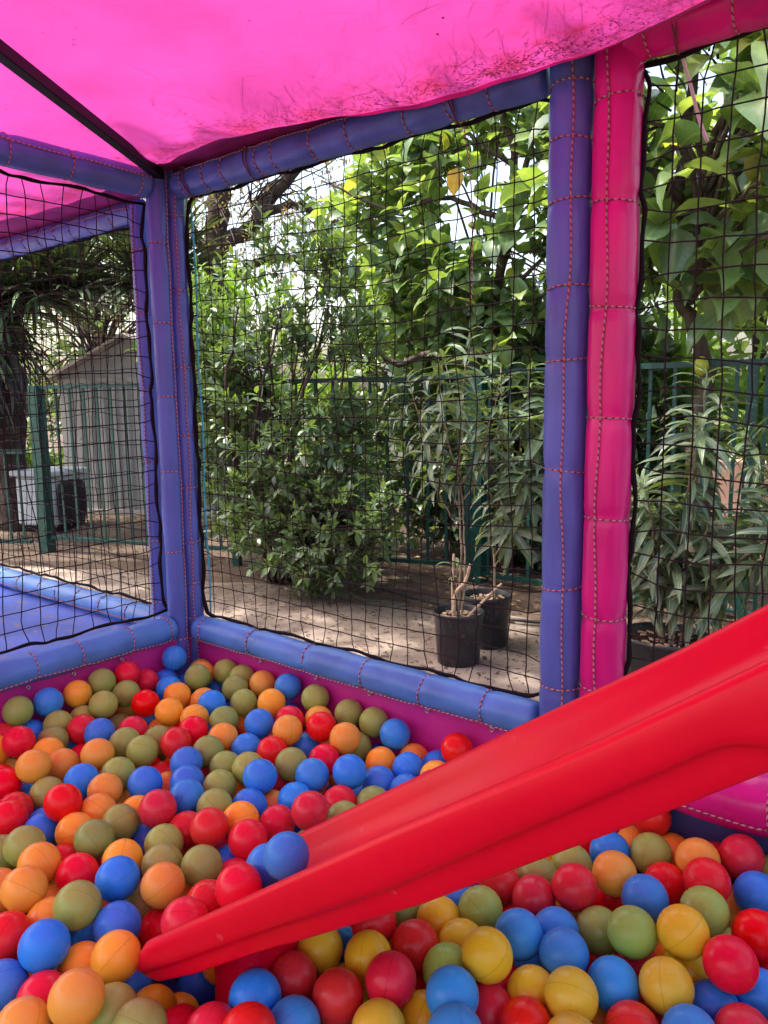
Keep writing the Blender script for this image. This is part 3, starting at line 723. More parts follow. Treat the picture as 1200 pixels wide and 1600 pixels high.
# black roof bar under the cloth
m = MB()
pa, pb = np.array((0.022, -0.05, 1.628)), np.array((1.17, -1.755, 1.632))
d_ = (pb - pa) / np.linalg.norm(pb - pa); s_ = np.array((-d_[1], d_[0], 0))
v = []
for p in (pa, pb):
    for q in ((-1, -1), (1, -1), (1, 1), (-1, 1)): v.append(p + s_ * 0.0125 * q[0] + np.array((0, 0, 0.0125 * q[1])))
m.add(v, [(0, 1, 2, 3), (7, 6, 5, 4), (0, 4, 5, 1), (1, 5, 6, 2), (2, 6, 7, 3), (3, 7, 4, 0)])
o = m.build('roof_bar', DARK_M, smooth=False); md = o.modifiers.new('b', 'BEVEL'); md.width = 0.002
tag(o, 'straight black metal bar under the pink canopy, ending at the blue corner', 'roof bar')
# cords tying the cloth to the overhead rails
for (x, r_, w, lab) in ((0.345, 0.040, 0.4, 'short dark cord tying the canopy to the blue rail near the bare tree'),
                        (0.945, 0.041, 0.4, 'knotted pink cord tying the canopy to the blue rail above the yellow leaf'),
                        (1.375, 0.047, 0.5, 'double pink cord tying the canopy round the pink rail beside the post'),
                        (0.10, 0.040, 0.4, 'thin cord tying the canopy to the blue rail at the corner')):
    m = MB()
    for k in range(2):
        zc = 1.607 if x < 1.2 else 1.628
        pts = [(x + 0.006 * k + 0.006 * math.sin(2 * t + k), r_ * math.cos(t) * 1.02, zc + r_ * math.sin(t) * 1.02) for t in np.linspace(0, 2 * math.pi, 25)]
        m.add(*tube(pts, 0.0016, 6, cap=False))
    kp = np.array((x, -r_ * 0.8, zc + r_ * 0.62))
    m.add(*tube([kp + np.array((math.cos(t), math.sin(2.3 * t) * 0.5, math.sin(t))) * 0.005 for t in np.linspace(0, 12, 26)], 0.0022, 5))
    tag(m.build('tie_cord', mat('red_brown_cord', (0.16, 0.05, 0.06), 0.8, 0.2, var=0.3)), lab, 'cord', 'cords tying the canopy to the rails')
# litter lying on the cloth: needles and crumbs in the sag along the rail
m = MB(); rg = np.random.default_rng(3)
for k in range(1500):
    left = rg.random() < 0.22
    x = rg.uniform(-1.5, -0.05) if left else rg.uniform(0.04, 1.5)
    conc = 0.03 if rg.random() < 0.80 else 0.09
    y = min(-0.02, -0.135 - 0.02 * math.sin(x * 4) + rg.normal(0, conc) - (0.03 if conc > .05 else 0))
    L = rg.uniform(0.012, 0.055) if conc < .05 else rg.uniform(0.02, 0.09)
    a = rg.uniform(0, 6.28); cur = rg.normal(0, 9)
    pts = []
    px, py = x, y
    for q in range(6):
        pts.append((px, py, canopy_z(px, min(py, 0.0)) + 0.0022 + 0.001 * rg.random()))
        px += math.cos(a) * L / 5; py += math.sin(a) * L / 5; a += cur * L / 5
    m.add(*tube(pts, rg.uniform(0.0002, 0.00055), 3, cap=False))
for k in range(3000):
    x = rg.choice([rg.normal(1.16, 0.11), rg.normal(0.75, 0.2), rg.uniform(0.1, 1.4), rg.normal(-0.45, .3)], p=[.42, .28, .15, .15])
    y = min(-0.01, -0.128 - 0.02 * math.sin(x * 4) + rg.normal(0, 0.016) + 0.03 * (rg.random() - .5))
    s = rg.uniform(0.0004, 0.0017); z = canopy_z(x, y) + 0.001
    a = rg.uniform(0, 6.28)
    m.add([(x + s * 1.6 * math.cos(a + q), y + s * math.sin(a + q), z + 0.001 * (q > 2)) for q in (0, 1.7, 3.3, 4.6)], [(0, 1, 2, 3)])
for k in range(170):
    x, y = rg.uniform(-0.3, 1.6), rg.uniform(-1.3, -0.1); s = rg.uniform(0.0008, 0.0026); z = canopy_z(x, y) + 0.001; a = rg.uniform(0, 6.28)
    m.add([(x + s * math.cos(a + q) * rg.uniform(.6, 1.8), y + s * math.sin(a + q), z) for q in (0, 1.7, 3.3, 4.6)], [(0, 1, 2, 3)])
lit = m.build('leaf_litter', TWIGGY, smooth=False)
tag(lit, 'dead needles and crumbs caught on the canopy above the rails', 'litter', kind='stuff')

# ------------------------------------------------------------------ slide
SN = np.array([0.965, -0.835, 0.25]); SD = np.array([0.79524, 0.06259, 0.60306]); SU = np.array([-0.6012, -0.04732, 0.7977]); SV = np.array([-0.0785, 0.99692, 0.0])
def sstep(a, b, x):
    t = min(1, max(0, (x - a) / (b - a))); return t * t * (3 - 2 * t)
def slide_profile(s):
    W = 0.340 - 0.023 * sstep(0.1, 0.5, s)
    h0 = float(np.interp(s, [0.0, 0.16, 0.3, 0.54, 0.8], [0.019, 0.016, 0.013, 0.009, 0.0]))
    h1 = float(np.interp(s, [-0.03, 0.056, 0.127, 0.27, 0.5], [0.012, 0.019, 0.022, 0.028, 0.040]))
    h1 += 0.03 * sstep(0.885, 0.96, s)
    h2 = float(np.interp(s, [-0.03, 0.012, 0.10, 0.25, 0.31, 0.52, 0.8], [0.022, 0.037, 0.046, 0.052, 0.057, 0.070, 0.074]))
    bd = 0.026 + 0.021 * sstep(-0.02, 0.55, s)
    if h1 > h2 - 0.004: h1 = h2 - 0.004
    near = [(0.030, -bd - 0.012), (0.021, -h2 + 0.002), (0.0175, -h2), (0.013, -h2 + 0.001), (0.0115, -h2 + 0.004), (0.0105, -(h1 + h2) / 2), (0.0095, -h1 - 0.006), (0.0085, -h1 - 0.003), (0.003, -h1 - 0.0005), (0.0005, -h1 + 0.0025),
            (-0.0005, -h1 * 0.75), (-0.001, -h1 * 0.45), (0.0005, -0.006), (0.003, -0.0025), (0.008, -0.0002), (0.014, 0.0), (0.020, -0.002), (0.026, -0.007), (0.034, -0.016), (0.045, -0.6 * bd - 0.004), (0.062, -0.86 * bd), (0.085, -0.97 * bd), (0.12, -bd)]
    near = [(a, b + h0 * sstep(-h1, -0.006, b) if i < 18 else b + h0 * max(0, (b + bd) / bd)) if i >= 9 else (a, b) for i, (a, b) in enumerate(near)]
    far = [(W - a, b) for a, b in reversed(near)]
    return near[:] + [(W / 2, -bd - 0.0015)] + far
mb = MB()
ss = [-0.034, -0.032, -0.028, -0.02, -0.01, 0.0] + list(np.linspace(0.012, 1.28, 110))
npf = None; V = []
for s in ss:
    pr = slide_profile(s); npf = len(pr)
    k = 1 - 0.5 * max(0, (-0.022 - s) / 0.012) ** 2
    mu = sum(b for a, b in pr) / npf
    curl = 0.0
    topz = 0.0
    for a, b in pr:
        sh_ = 0.052 * max(0, min(1, (0.10 - s) / 0.12)) * (b + 0.03) / 0.05
        V.append(SN + SD * (s + sh_) + SV * a + SU * (mu + (b - mu) * k + curl))
F_ = [(i * npf + j, i * npf + (j + 1) % npf, (i + 1) * npf + (j + 1) % npf, (i + 1) * npf + j) for i in range(len(ss) - 1) for j in range(npf)]
F_ += [tuple(range(npf)), tuple(reversed(range((len(ss) - 1) * npf, len(ss) * npf)))]
mb.add(V, F_)
sl = empty('slide', (1.25, -0.65, 0.0)); tag(sl, 'red plastic slide running down across the ball pit into the balls', 'slide')
mb.v = [np.concatenate(mb.v) - np.array((1.25, -0.65, 0.0))]
ch = mb.build('chute', RED_P, sl)
def leg(s0, s1, v0, v1, z0, name):
    m = MB(); rows = []
    for t in np.linspace(0, 1, 9):
        sa, sb = s0 - 0.03 * t * t, s1 + 0.04 * (1 - t) ** 3
        ring = []
        for k in range(16):
            a = k / 16 * 2 * math.pi
            cx, cy = math.cos(a), math.sin(a)
            e = 0.45
            cx, cy = math.copysign(abs(cx) ** e, cx), math.copysign(abs(cy) ** e, cy)
            base = SN + SD * ((sa + sb) / 2) + SV * ((v0 + v1) / 2) + SU * (-0.056)
            x = base[:2] + SD[:2] / np.hypot(*SD[:2]) * (sb - sa) * 0.5 * 0.8 * cx + SV[:2] * (v1 - v0) * 0.5 * cy * (1 - 0.12 * t)
            zt = base[2] + 0.6 * (sb - sa) * 0.5 * cx
            ring.append((x[0], x[1], zt * (1 - t) + z0 * t))
        rows += ring
    m.add(rows, [(i * 16 + j, i * 16 + (j + 1) % 16, (i + 1) * 16 + (j + 1) % 16, (i + 1) * 16 + j) for i in range(8) for j in range(16)] + [tuple(range(16)), tuple(reversed(range(128, 144)))])
    m.v = [np.concatenate(m.v) - np.array((1.25, -0.65, 0.0))]
    return m.build(name, RED_P, sl)
leg(0.030, 0.115, 0.070, 0.22, 0.03, 'support_leg')
leg(1.16, 1.24, 0.03, 0.10, 0.03, 'support_leg')
leg(1.16, 1.24, 0.22, 0.29, 0.03, 'support_leg')
# scrape mark and dirt on the near side are left to the material

# ------------------------------------------------------------------ balls
BR = 0.0355
def ball_mesh(name, mt):
    m = MB(); nr, nsg = 18, 30
    v = [(0, 0, BR)]
    for i in range(1, nr):
        a = math.pi * i / nr
        v += [(BR * math.sin(a) * math.cos(2 * math.pi * j / nsg), BR * math.sin(a) * math.sin(2 * math.pi * j / nsg), BR * math.cos(a)) for j in range(nsg)]
    v.append((0, 0, -BR))
    f = [(0, 1 + j, 1 + (j + 1) % nsg) for j in range(nsg)]
    for i in range(nr - 2):
        f += [(1 + i * nsg + j, 1 + (i + 1) * nsg + j, 1 + (i + 1) * nsg + (j + 1) % nsg, 1 + i * nsg + (j + 1) % nsg) for j in range(nsg)]
    e = len(v) - 1
    f += [(e, 1 + (nr - 2) * nsg + (j + 1) % nsg, 1 + (nr - 2) * nsg + j) for j in range(nsg)]
    m.add(v, f)
    return m.mesh(name, mt)
BM = {k: ball_mesh('plastic_ball', BALLM[k]) for k in BALLM}
rgb_ = np.random.default_rng(11)
BALLS = [
(57,-557,297,'G','green ball along the pink sheet by the mat, red below'),
(57,-482,295,'B','blue ball along the pink sheet by the mat'),
(57,-405,292,'O','orange ball along the pink sheet by the mat'),
(57,-336,303,'G','green ball along the pink sheet by the mat, green below'),
(57,-261,302,'R','red ball along the pink sheet by the mat'),
(57,-205,264,'R','half hidden red ball by the blue corner post'),
(57,-109,305,'B','blue ball by the blue corner post, between red and green'),
(57,-142,245,'B','barely showing blue ball by the blue corner post, blue above, blue below'),
(58,-83,214,'B','barely showing blue ball by the blue corner post, between blue and green'),
(143,-191,259,'B','half hidden blue ball by the blue corner post, between red and orange'),
(106,-298,271,'G','green ball along the pink sheet by the mat, red above'),
(142,-385,278,'G','green ball in the rear rows, blue below'),
(187,-295,263,'R','red ball in the rear rows, red above'),
(209,-214,263,'O','orange ball by the blue corner post, blue above'),
(282,-291,263,'O','orange ball in the rear rows, blue above'),
(98,-417,238,'G','barely showing green ball in the rear rows, red below'),
(106,-486,250,'G','half hidden green ball in the rear rows, blue above, green below'),
(158,-528,239,'G','half hidden green ball in the middle of the heap, green above, between blue and red'),
(57,-529,228,'B','barely showing blue ball in the rear rows, green above'),
(164,-610,269,'R','red ball at the left edge of the photo, between red and blue'),
(171,-460,247,'R','half hidden red ball in the rear rows, green above'),
(244,-458,256,'B','blue ball in the rear rows, green above'),
(273,-389,245,'R','half hidden red ball in the rear rows, green below'),
(57,-262,203,'O','barely showing orange ball in the rear rows, between green and red'),
(116,-328,192,'G','barely showing green ball in the rear rows, orange above, green below'),
(223,-277,192,'O','barely showing orange ball in the rear rows, orange above, green below'),
(342,-368,232,'G','half hidden green ball in the middle of the heap, between green and red'),
(320,-440,247,'G','half hidden green ball in the middle of the heap, between blue and green'),
(391,-442,248,'G','green ball in the middle of the heap, red above, blue below'),
(431,-380,256,'R','red ball in the middle of the heap, between green and red'),
(212,-568,240,'O','half hidden orange ball in the middle of the heap, green above, between orange and orange'),
(345,-524,258,'O','orange ball in the middle of the heap, blue above, orange below'),
(207,-483,192,'R','barely showing red ball in the middle of the heap, between orange and orange'),
(302,-646,266,'O','orange ball in the middle of the heap, blue above, blue below'),
(281,-572,234,'O','orange ball in the middle of the heap, green above, red below'),
(112,-617,178,'O','barely showing orange ball at the left edge of the photo, red above, red below'),
(202,-677,215,'R','barely showing red ball at the left edge of the photo, orange above'),
(267,-694,232,'R','half hidden red ball at the left edge of the photo, red below'),
(398,-593,242,'B','half hidden blue ball in the middle of the heap, red above, between orange and orange'),
(429,-527,240,'G','half hidden green ball in the middle of the heap, orange below, between blue and blue'),
(470,-583,239,'O','orange ball in the middle of the heap, between blue and orange'),
(515,-519,242,'B','blue ball in the middle of the heap, green above, between green and red'),
(428,-420,189,'R','barely showing red ball in the middle of the heap, second from the left'),
(356,-647,222,'G','half hidden green ball in the middle of the heap, orange above, blue below'),
(261,-644,184,'B','barely showing blue ball at the left edge of the photo'),
(489,-683,263,'R','red ball in the middle of the heap, orange above, orange below'),
(431,-510,173,'O','barely showing orange ball in the middle of the heap, orange below, between orange and red'),
(520,-629,231,'O','half hidden orange ball in the middle of the heap, orange above, green below'),
(556,-567,211,'O','barely showing orange ball in the middle of the heap, orange above, blue below'),
(642,-576,255,'R','red ball in the middle of the heap, between orange and blue'),
(354,-715,215,'R','barely showing red ball at the left edge of the photo, blue above'),
(409,-752,233,'R','red ball at the left edge of the photo, red above'),
(408,-683,187,'B','barely showing blue ball in the middle of the heap, green above, blue below'),
(465,-716,209,'B','half hidden blue ball in the front rows, between green and orange'),
(548,-788,246,'G','green ball at the left edge of the photo, between green and blue'),
(547,-693,228,'O','half hidden orange ball in the front rows, red above, red below'),
(630,-702,248,'G','green ball in the front rows, orange above'),
(590,-625,230,'G','green ball in the middle of the heap, orange above, orange below'),
(617,-583,183,'B','barely showing blue ball in the front rows, green below'),
(720,-619,232,'G','half hidden green ball in the front rows, green below'),
(775,-661,235,'G','half hidden green ball in the front rows, green above'),
(709,-696,235,'O','half hidden orange ball in the front rows, green above, blue below'),
(770,-743,250,'B','blue ball in the front rows, blue below'),
(617,-797,244,'O','orange ball in the front rows, blue above'),
(679,-853,253,'O','orange ball at the left edge of the photo, green above, orange below'),
(675,-761,228,'R','red ball in the front rows, orange above, green below'),
(588,-743,203,'R','barely showing red ball in the front rows, orange below'),
(489,-804,214,'G','barely showing green ball at the left edge of the photo'),
(597,-861,220,'O','barely showing orange ball at the left edge of the photo, green above, red below'),
(636,-787,177,'O','barely showing orange ball in the front rows, red above, orange below'),
(793,-826,259,'G','green ball in the front rows, blue below'),
(739,-845,219,'O','barely showing orange ball in the front rows, orange above'),
(745,-913,235,'R','half hidden red ball at the left edge of the photo, blue below'),
(829,-898,251,'B','blue ball in the front rows, red below'),
(845,-792,228,'B','blue ball in the front rows, between blue and red'),
(908,-834,232,'O','orange ball at the bottom corner before the slide, green below'),
(967,-926,258,'O','orange ball at the bottom corner before the slide, orange above'),
(754,-792,177,'B','barely showing blue ball in the front rows, green above'),
(771,-703,180,'G','barely showing green ball beside the far rim of the slide, blue above, red below'),
(851,-855,199,'O','half hidden orange ball at the bottom corner before the slide, orange below'),
(812,-954,213,'B','half hidden blue ball at the bottom corner before the slide'),
(875,-927,209,'R','half hidden red ball at the bottom corner before the slide, blue above'),
(920,-977,226,'O','half hidden orange ball at the bottom corner before the slide, red above'),
(969,-880,208,'G','half hidden green ball at the bottom corner before the slide, between orange and green'),
(1037,-882,222,'G','half hidden green ball at the bottom corner before the slide, between green and red'),
(1029,-815,162,'R','barely showing red ball at the bottom corner before the slide, between green and red'),
(841,-706,248,'O','orange ball in the front rows, green above, red below'),
(839,-627,240,'G','green ball beside the far rim of the slide, red above, red below'),
(770,-555,252,'R','red ball in the front rows, green above'),
(844,-528,243,'R','red ball beside the far rim of the slide, between red and red'),
(817,-432,220,'R','red ball beside the far rim of the slide, between orange and red'),
(891,-416,265,'R','red ball beside the far rim of the slide, blue above, blue below'),
(770,-482,234,'O','half hidden orange ball in the middle of the heap, orange above, red below'),
(731,-426,224,'B','half hidden blue ball in the middle of the heap, green above, between orange and orange'),
(697,-485,237,'G','half hidden green ball in the middle of the heap, red below, between blue and blue'),
(633,-421,232,'G','half hidden green ball in the middle of the heap, green above, between blue and orange'),
(643,-351,247,'G','half hidden green ball in the middle of the heap, blue above, orange below'),
(576,-358,233,'G','half hidden green ball in the middle of the heap, between red and green'),
(630,-501,243,'B','blue ball in the middle of the heap, blue above, red below'),
(575,-459,239,'B','half hidden blue ball in the middle of the heap, blue above, blue below'),
(519,-418,248,'B','half hidden blue ball in the middle of the heap, between green and red'),
(699,-555,221,'R','half hidden red ball in the front rows, blue above'),
(674,-526,163,'R','barely showing red ball in the front rows, red above, green below'),
(741,-516,181,'R','barely showing red ball in the front rows, blue below'),
(806,-541,186,'B','barely showing blue ball beside the far rim of the slide, between green and blue'),
(864,-577,199,'R','barely showing red ball lying in the mouth of the slide, blue above'),
(998,-679,295,'R','red ball lying in the mouth of the slide, red above'),
(988,-610,290,'B','half hidden blue ball lying in the mouth of the slide, between blue and blue'),
(1041,-619,333,'B','blue ball lying in the mouth of the slide, between blue and green'),
(922,-680,237,'R','half hidden red ball lying in the mouth of the slide, green above'),
(957,-748,259,'R','red ball lying in the mouth of the slide, blue below'),
(840,-713,173,'R','half hidden red ball lying in the mouth of the slide, between blue and red'),
(798,-639,173,'O','barely showing orange ball beside the far rim of the slide, green above'),
(728,-363,192,'O','barely showing orange ball in the middle of the heap, rightmost'),
(192,-134,286,'G','green ball by the blue corner post, green above'),
(147,-85,272,'O','barely showing orange ball by the blue corner post, green above'),
(94,-48,258,'G','barely showing green ball by the blue corner post, between blue and green'),
(204,-48,280,'G','green ball by the blue corner post, green below'),
(273,-48,278,'G','half hidden green ball along the pink sheet by the pots, between green and orange'),
(161,-48,216,'B','barely showing blue ball by the blue corner post, green above'),
(311,-104,273,'G','green ball along the pink sheet by the pots, green above'),
(355,-48,279,'O','orange ball along the pink sheet by the pots, orange below'),
(453,-48,293,'B','blue ball along the pink sheet by the pots, blue below'),
(374,-130,257,'G','green ball in the rear rows, green above, orange below'),
(459,-112,272,'O','orange ball along the pink sheet by the pots, orange above'),
(550,-48,285,'G','green ball along the pink sheet by the pots, between blue and green'),
(267,-174,249,'O','barely showing orange ball by the blue corner post, orange above'),
(330,-197,264,'B','half hidden blue ball in the rear rows, blue above, green below'),
(345,-263,252,'O','half hidden orange ball in the rear rows, orange above, red below'),
(428,-239,260,'G','half hidden green ball in the rear rows, blue above, orange below'),
(481,-286,247,'O','half hidden orange ball in the middle of the heap, green below, between green and blue'),
(366,-107,191,'O','barely showing orange ball in the rear rows, blue below'),
(514,-204,263,'B','blue ball in the rear rows, orange above'),
(600,-193,266,'O','orange ball in the rear rows, red above'),
(548,-136,256,'R','half hidden red ball in the rear rows, blue above'),
(444,-48,216,'B','barely showing blue ball in the rear rows, red below'),
(655,-137,269,'R','red ball in the rear rows, orange above, red below'),
(598,-87,253,'O','barely showing orange ball in the rear rows, between red and green'),
(618,-152,212,'B','half hidden blue ball in the middle of the heap, between red and red'),
(616,-257,241,'R','half hidden red ball in the middle of the heap, red below'),
(548,-273,235,'B','half hidden blue ball in the middle of the heap, orange above'),
(398,-307,250,'R','half hidden red ball in the rear rows, orange above, blue below'),
(507,-350,246,'G','half hidden green ball in the middle of the heap, red above, red below'),
(706,-285,250,'G','green ball in the middle of the heap, blue above, red below'),
(706,-374,258,'B','blue ball in the middle of the heap, blue below'),
(661,-279,192,'R','barely showing red ball in the middle of the heap, directly under the green ball'),
(776,-293,249,'B','blue ball in the middle of the heap, between green and blue'),
(731,-209,237,'R','half hidden red ball in the middle of the heap, red above, between blue and blue'),
(790,-358,227,'B','half hidden blue ball beside the far rim of the slide, between orange and red'),
(622,-361,181,'O','barely showing orange ball in the middle of the heap, orange below, between green and blue'),
(662,-48,274,'G','green ball along the pink sheet by the pots, between orange and green'),
(740,-48,272,'G','green ball along the pink sheet by the pots, between green and blue'),
(811,-58,265,'B','blue ball along the pink sheet by the pots, orange below'),
(740,-149,269,'O','orange ball in the middle of the heap, green above, blue below'),
(729,-97,225,'G','half hidden green ball in the middle of the heap, green above, blue below'),
(749,-48,183,'B','barely showing blue ball beside the far rim of the slide, green above, orange below'),
(821,-121,223,'O','half hidden orange ball beside the far rim of the slide, between blue and blue'),
(859,-50,216,'O','barely showing orange ball beside the far rim of the slide, between orange and blue'),
(897,-121,233,'B','blue ball beside the far rim of the slide, orange above, blue below'),
(928,-55,221,'B','barely showing blue ball beside the far rim of the slide, between blue and red'),
(974,-48,272,'R','red ball along the pink sheet by the pots'),
(965,-114,231,'O','barely showing orange ball beside the far rim of the slide, blue above, red below'),
(1000,-174,245,'R','barely showing red ball beside the far rim of the slide'),
(938,-183,220,'B','half hidden blue ball beside the far rim of the slide, blue above'),
(870,-189,220,'B','half hidden blue ball beside the far rim of the slide, orange above, green below'),
(844,-252,262,'B','blue ball beside the far rim of the slide, green above, blue below'),
(919,-266,222,'G','half hidden green ball beside the far rim of the slide, between blue and blue'),
(862,-303,221,'R','half hidden red ball beside the far rim of the slide, green below'),
(914,-349,224,'G','half hidden green ball beside the far rim of the slide, between red and green'),
(822,-206,172,'B','barely showing blue ball beside the far rim of the slide, blue above, green below'),
(1107,-620,210,'Y','half hidden yellow ball tucked under the slide edge, blue above'),
(1118,-687,208,'R','red ball tucked under the slide edge, yellow above'),
(1114,-753,220,'B','half hidden blue ball tucked under the slide edge, red above'),
(1183,-748,212,'B','half hidden blue ball at the bottom edge before the slide, between red and red'),
(1200,-681,218,'R','red ball at the bottom edge before the slide, blue above, between red and yellow'),
(1188,-602,223,'Y','yellow ball tucked under the slide edge, red above'),
(1157,-611,162,'Y','barely showing yellow ball at the bottom edge before the slide, between red and red'),
(1168,-811,237,'R','half hidden red ball at the bottom edge before the slide, blue above'),
(1106,-820,210,'R','barely showing red ball at the bottom corner before the slide, between red and red'),
(1150,-544,227,'R','barely showing red ball tucked under the slide edge, yellow below'),
(1102,-564,169,'B','barely showing blue ball tucked under the slide edge, between yellow and yellow'),
(1251,-629,236,'R','red ball at the bottom edge before the slide, yellow above, yellow below'),
(1224,-537,219,'R','red ball tucked under the slide edge, red below'),
(1210,-456,208,'Y','half hidden yellow ball tucked under the slide edge, yellow below'),
(1142,-463,197,'G','barely showing green ball beside the far rim of the slide, between red and yellow'),
(1259,-411,222,'G','green ball tucked under the slide edge, red above'),
(1347,-447,241,'B','blue ball in front of the slide, between yellow and blue'),
(1345,-532,259,'Y','yellow ball in front of the slide, green above'),
(1272,-485,212,'Y','half hidden yellow ball in front of the slide, blue above'),
(1291,-551,221,'G','half hidden green ball in front of the slide, yellow above'),
(1333,-601,237,'B','blue ball at the bottom edge before the slide, green above, blue below'),
(1374,-656,240,'B','barely showing blue ball at the bottom edge before the slide, between yellow and red'),
(1335,-487,186,'R','barely showing red ball at the bottom edge before the slide, between green and blue'),
(1359,-552,195,'R','half hidden red ball at the bottom edge before the slide, between blue and red'),
(1291,-609,184,'Y','barely showing yellow ball at the bottom edge before the slide, red above'),
(1279,-690,219,'Y','half hidden yellow ball at the bottom edge before the slide, red above'),
(1235,-541,151,'R','barely showing red ball at the bottom edge before the slide, red above, yellow below'),
(1399,-501,207,'Y','half hidden yellow ball at the bottom edge before the slide, blue above, red below'),
(1353,-410,160,'B','barely showing blue ball in front of the slide, between red and blue'),
(1423,-566,214,'R','half hidden red ball at the bottom edge before the slide, yellow above'),
(1459,-508,239,'Y','yellow ball at the bottom edge before the slide, blue above, between yellow and blue'),
(1315,-339,225,'R','red ball tucked under the slide edge, green above, blue below'),
(1247,-331,217,'R','barely showing red ball tucked under the slide edge, green below'),
(1202,-388,191,'B','barely showing blue ball tucked under the slide edge, between yellow and green'),
(1371,-312,254,'R','red ball tucked under the slide edge, orange below'),
(1289,-275,217,'G','barely showing green ball tucked under the slide edge, between red and red'),
(1319,-209,218,'G','barely showing green ball tucked under the slide edge, between green and orange'),
(1407,-239,254,'O','orange ball near the navy sheet, blue above'),
(1358,-138,222,'B','half hidden blue ball tucked under the slide edge, orange below'),
(1368,-48,195,'O','barely showing orange ball near the navy sheet, orange below'),
(1423,-116,233,'G','green ball near the navy sheet, red above'),
(1469,-271,253,'B','blue ball in front of the slide, green above'),
(1466,-170,221,'R','half hidden red ball near the navy sheet, orange above'),
(1376,-386,222,'B','half hidden blue ball in front of the slide, between blue and orange'),
(1359,-300,186,'O','barely showing orange ball in front of the slide, blue below'),
(1416,-441,238,'B','blue ball in front of the slide, between blue and green'),
(1424,-338,218,'G','green ball in front of the slide, red above, blue below'),
(1484,-362,257,'G','green ball in front of the slide, blue above'),
(1390,-215,191,'R','barely showing red ball in front of the slide, green below'),
(1398,-48,263,'R','half hidden red ball near the navy sheet, between blue and orange'),
(1438,-48,206,'O','barely showing orange ball near the navy sheet, red above, red below'),
(1503,-124,257,'O','half hidden orange ball near the navy sheet, between orange and red'),
(1560,-81,264,'R','red ball near the navy sheet, blue below'),
(1537,-192,268,'R','red ball near the navy sheet, red above'),
(1554,-260,263,'G','green ball in front of the slide, yellow below'),
(1597,-133,239,'B','blue ball near the navy sheet'),
(1627,-255,254,'R','half hidden red ball in front of the slide, blue above'),
(1548,-340,274,'Y','yellow ball in front of the slide, red above'),
(1616,-357,268,'R','red ball in front of the slide, orange above, blue below'),
(1552,-416,241,'Y','yellow ball at the bottom edge before the slide, yellow above, red below'),
(1552,-324,205,'Y','barely showing yellow ball in front of the slide, blue below'),
(1508,-278,177,'Y','barely showing yellow ball in front of the slide, yellow above, yellow below'),
(1488,-438,225,'B','blue ball at the bottom edge before the slide, orange below'),
(1601,-371,203,'B','half hidden blue ball at the bottom edge before the slide, red above, blue below'),
(1648,-321,212,'B','barely showing blue ball at the bottom edge before the slide, red below'),
(1535,-488,214,'R','half hidden red ball at the bottom edge before the slide, between orange and blue'),
(1650,-417,223,'R','barely showing red ball at the bottom edge before the slide, blue above'),
(1599,-464,227,'B','barely showing blue ball at the bottom edge before the slide, between red and red'),
(1552,-115,189,'O','barely showing orange ball in front of the slide, red below'),
(1512,-48,217,'R','barely showing red ball near the navy sheet, red below'),
(1639,-239,187,'R','barely showing red ball in front of the slide, red above'),
(1525,-401,179,'R','barely showing red ball at the bottom edge before the slide, between orange and blue'),
(1487,-344,189,'R','barely showing red ball in front of the slide, green above'),
(1605,-48,229,'G','barely showing green ball near the navy sheet'),
(1490,-569,229,'Y','barely showing yellow ball at the bottom edge before the slide, between red and orange'),
(1470,-440,159,'O','barely showing orange ball at the bottom edge before the slide'),
(57,-596,243,'R','barely showing red ball at the left edge of the photo, green above'),
(109,-642,243,'O','barely showing orange ball at the left edge of the photo, red above, orange below'),
(141,-259,192,'B','barely showing blue ball in the rear rows, red above'),
(490,-451,194,'O','barely showing orange ball in the middle of the heap, third from the left'),
(307,-349,175,'G','barely showing green ball in the middle of the heap, green above, between green and blue'),
(479,-337,183,'R','barely showing red ball in the middle of the heap, green below'),
]
bpos = []
for x, y, z, c, lab in BALLS:
    o = bpy.data.objects.new('plastic_ball', BM[c]); COL.objects.link(o)
    o.location = (x / 1000, y / 1000, z / 1000); bpos.append(o.location[:])
    o.rotation_euler = tuple(rgb_.uniform(0, 6.28, 3)); o.scale = (float(rgb_.uniform(0.975, 1.01)), 1, float(rgb_.uniform(0.965, 1.01)))
    tag(o, lab, 'ball', 'plastic balls in the ball pit')
# the balls underneath and beyond the frame, joined
bp_ = np.array(bpos)
m = MB(); cols = list(BALLM)
base = BM['R']; bv = np.array([v.co[:] for v in base.vertices]); bfc = [tuple(p.vertices) for p in base.polygons]
placed = []
for layer, z in enumerate((0.235, 0.178, 0.12, 0.068)):
    for iy in range(34):
        for ix in range(38):
            x = 0.075 + ix * 0.0735 + (iy % 2) * 0.036 + (layer % 2) * 0.03 + rgb_.normal(0, 0.004)
            y = -0.055 - iy * 0.066 - (layer % 2) * 0.03 + rgb_.normal(0, 0.004)
            if x > 2.44 or y < -2.3: continue
            p = np.array((x, y, z + rgb_.normal(0, 0.004)))
            if layer == 0:
                # only where the photograph does not reach: behind and beside the camera
                inside = (x - 1.85) * (-0.629) + (y + 1.37) * 0.777 > 0.22 and x < 1.72
                if inside: continue
            if layer == 3 and rgb_.random() < 0.3: continue
            if np.min(np.linalg.norm(bp_ - p, axis=1)) < 0.064: continue
            q = p - SN; s, vv, u = q @ SD, q @ SV, q @ SU
            if -0.09 < s < 1.2 and -0.04 < vv < 0.36 and -0.11 < u < 0.04: continue
            if abs(p[0] - 1.013) < 0.036 + BR and abs(p[1] + 0.685) < 0.080 + BR: continue
            placed.append(p)
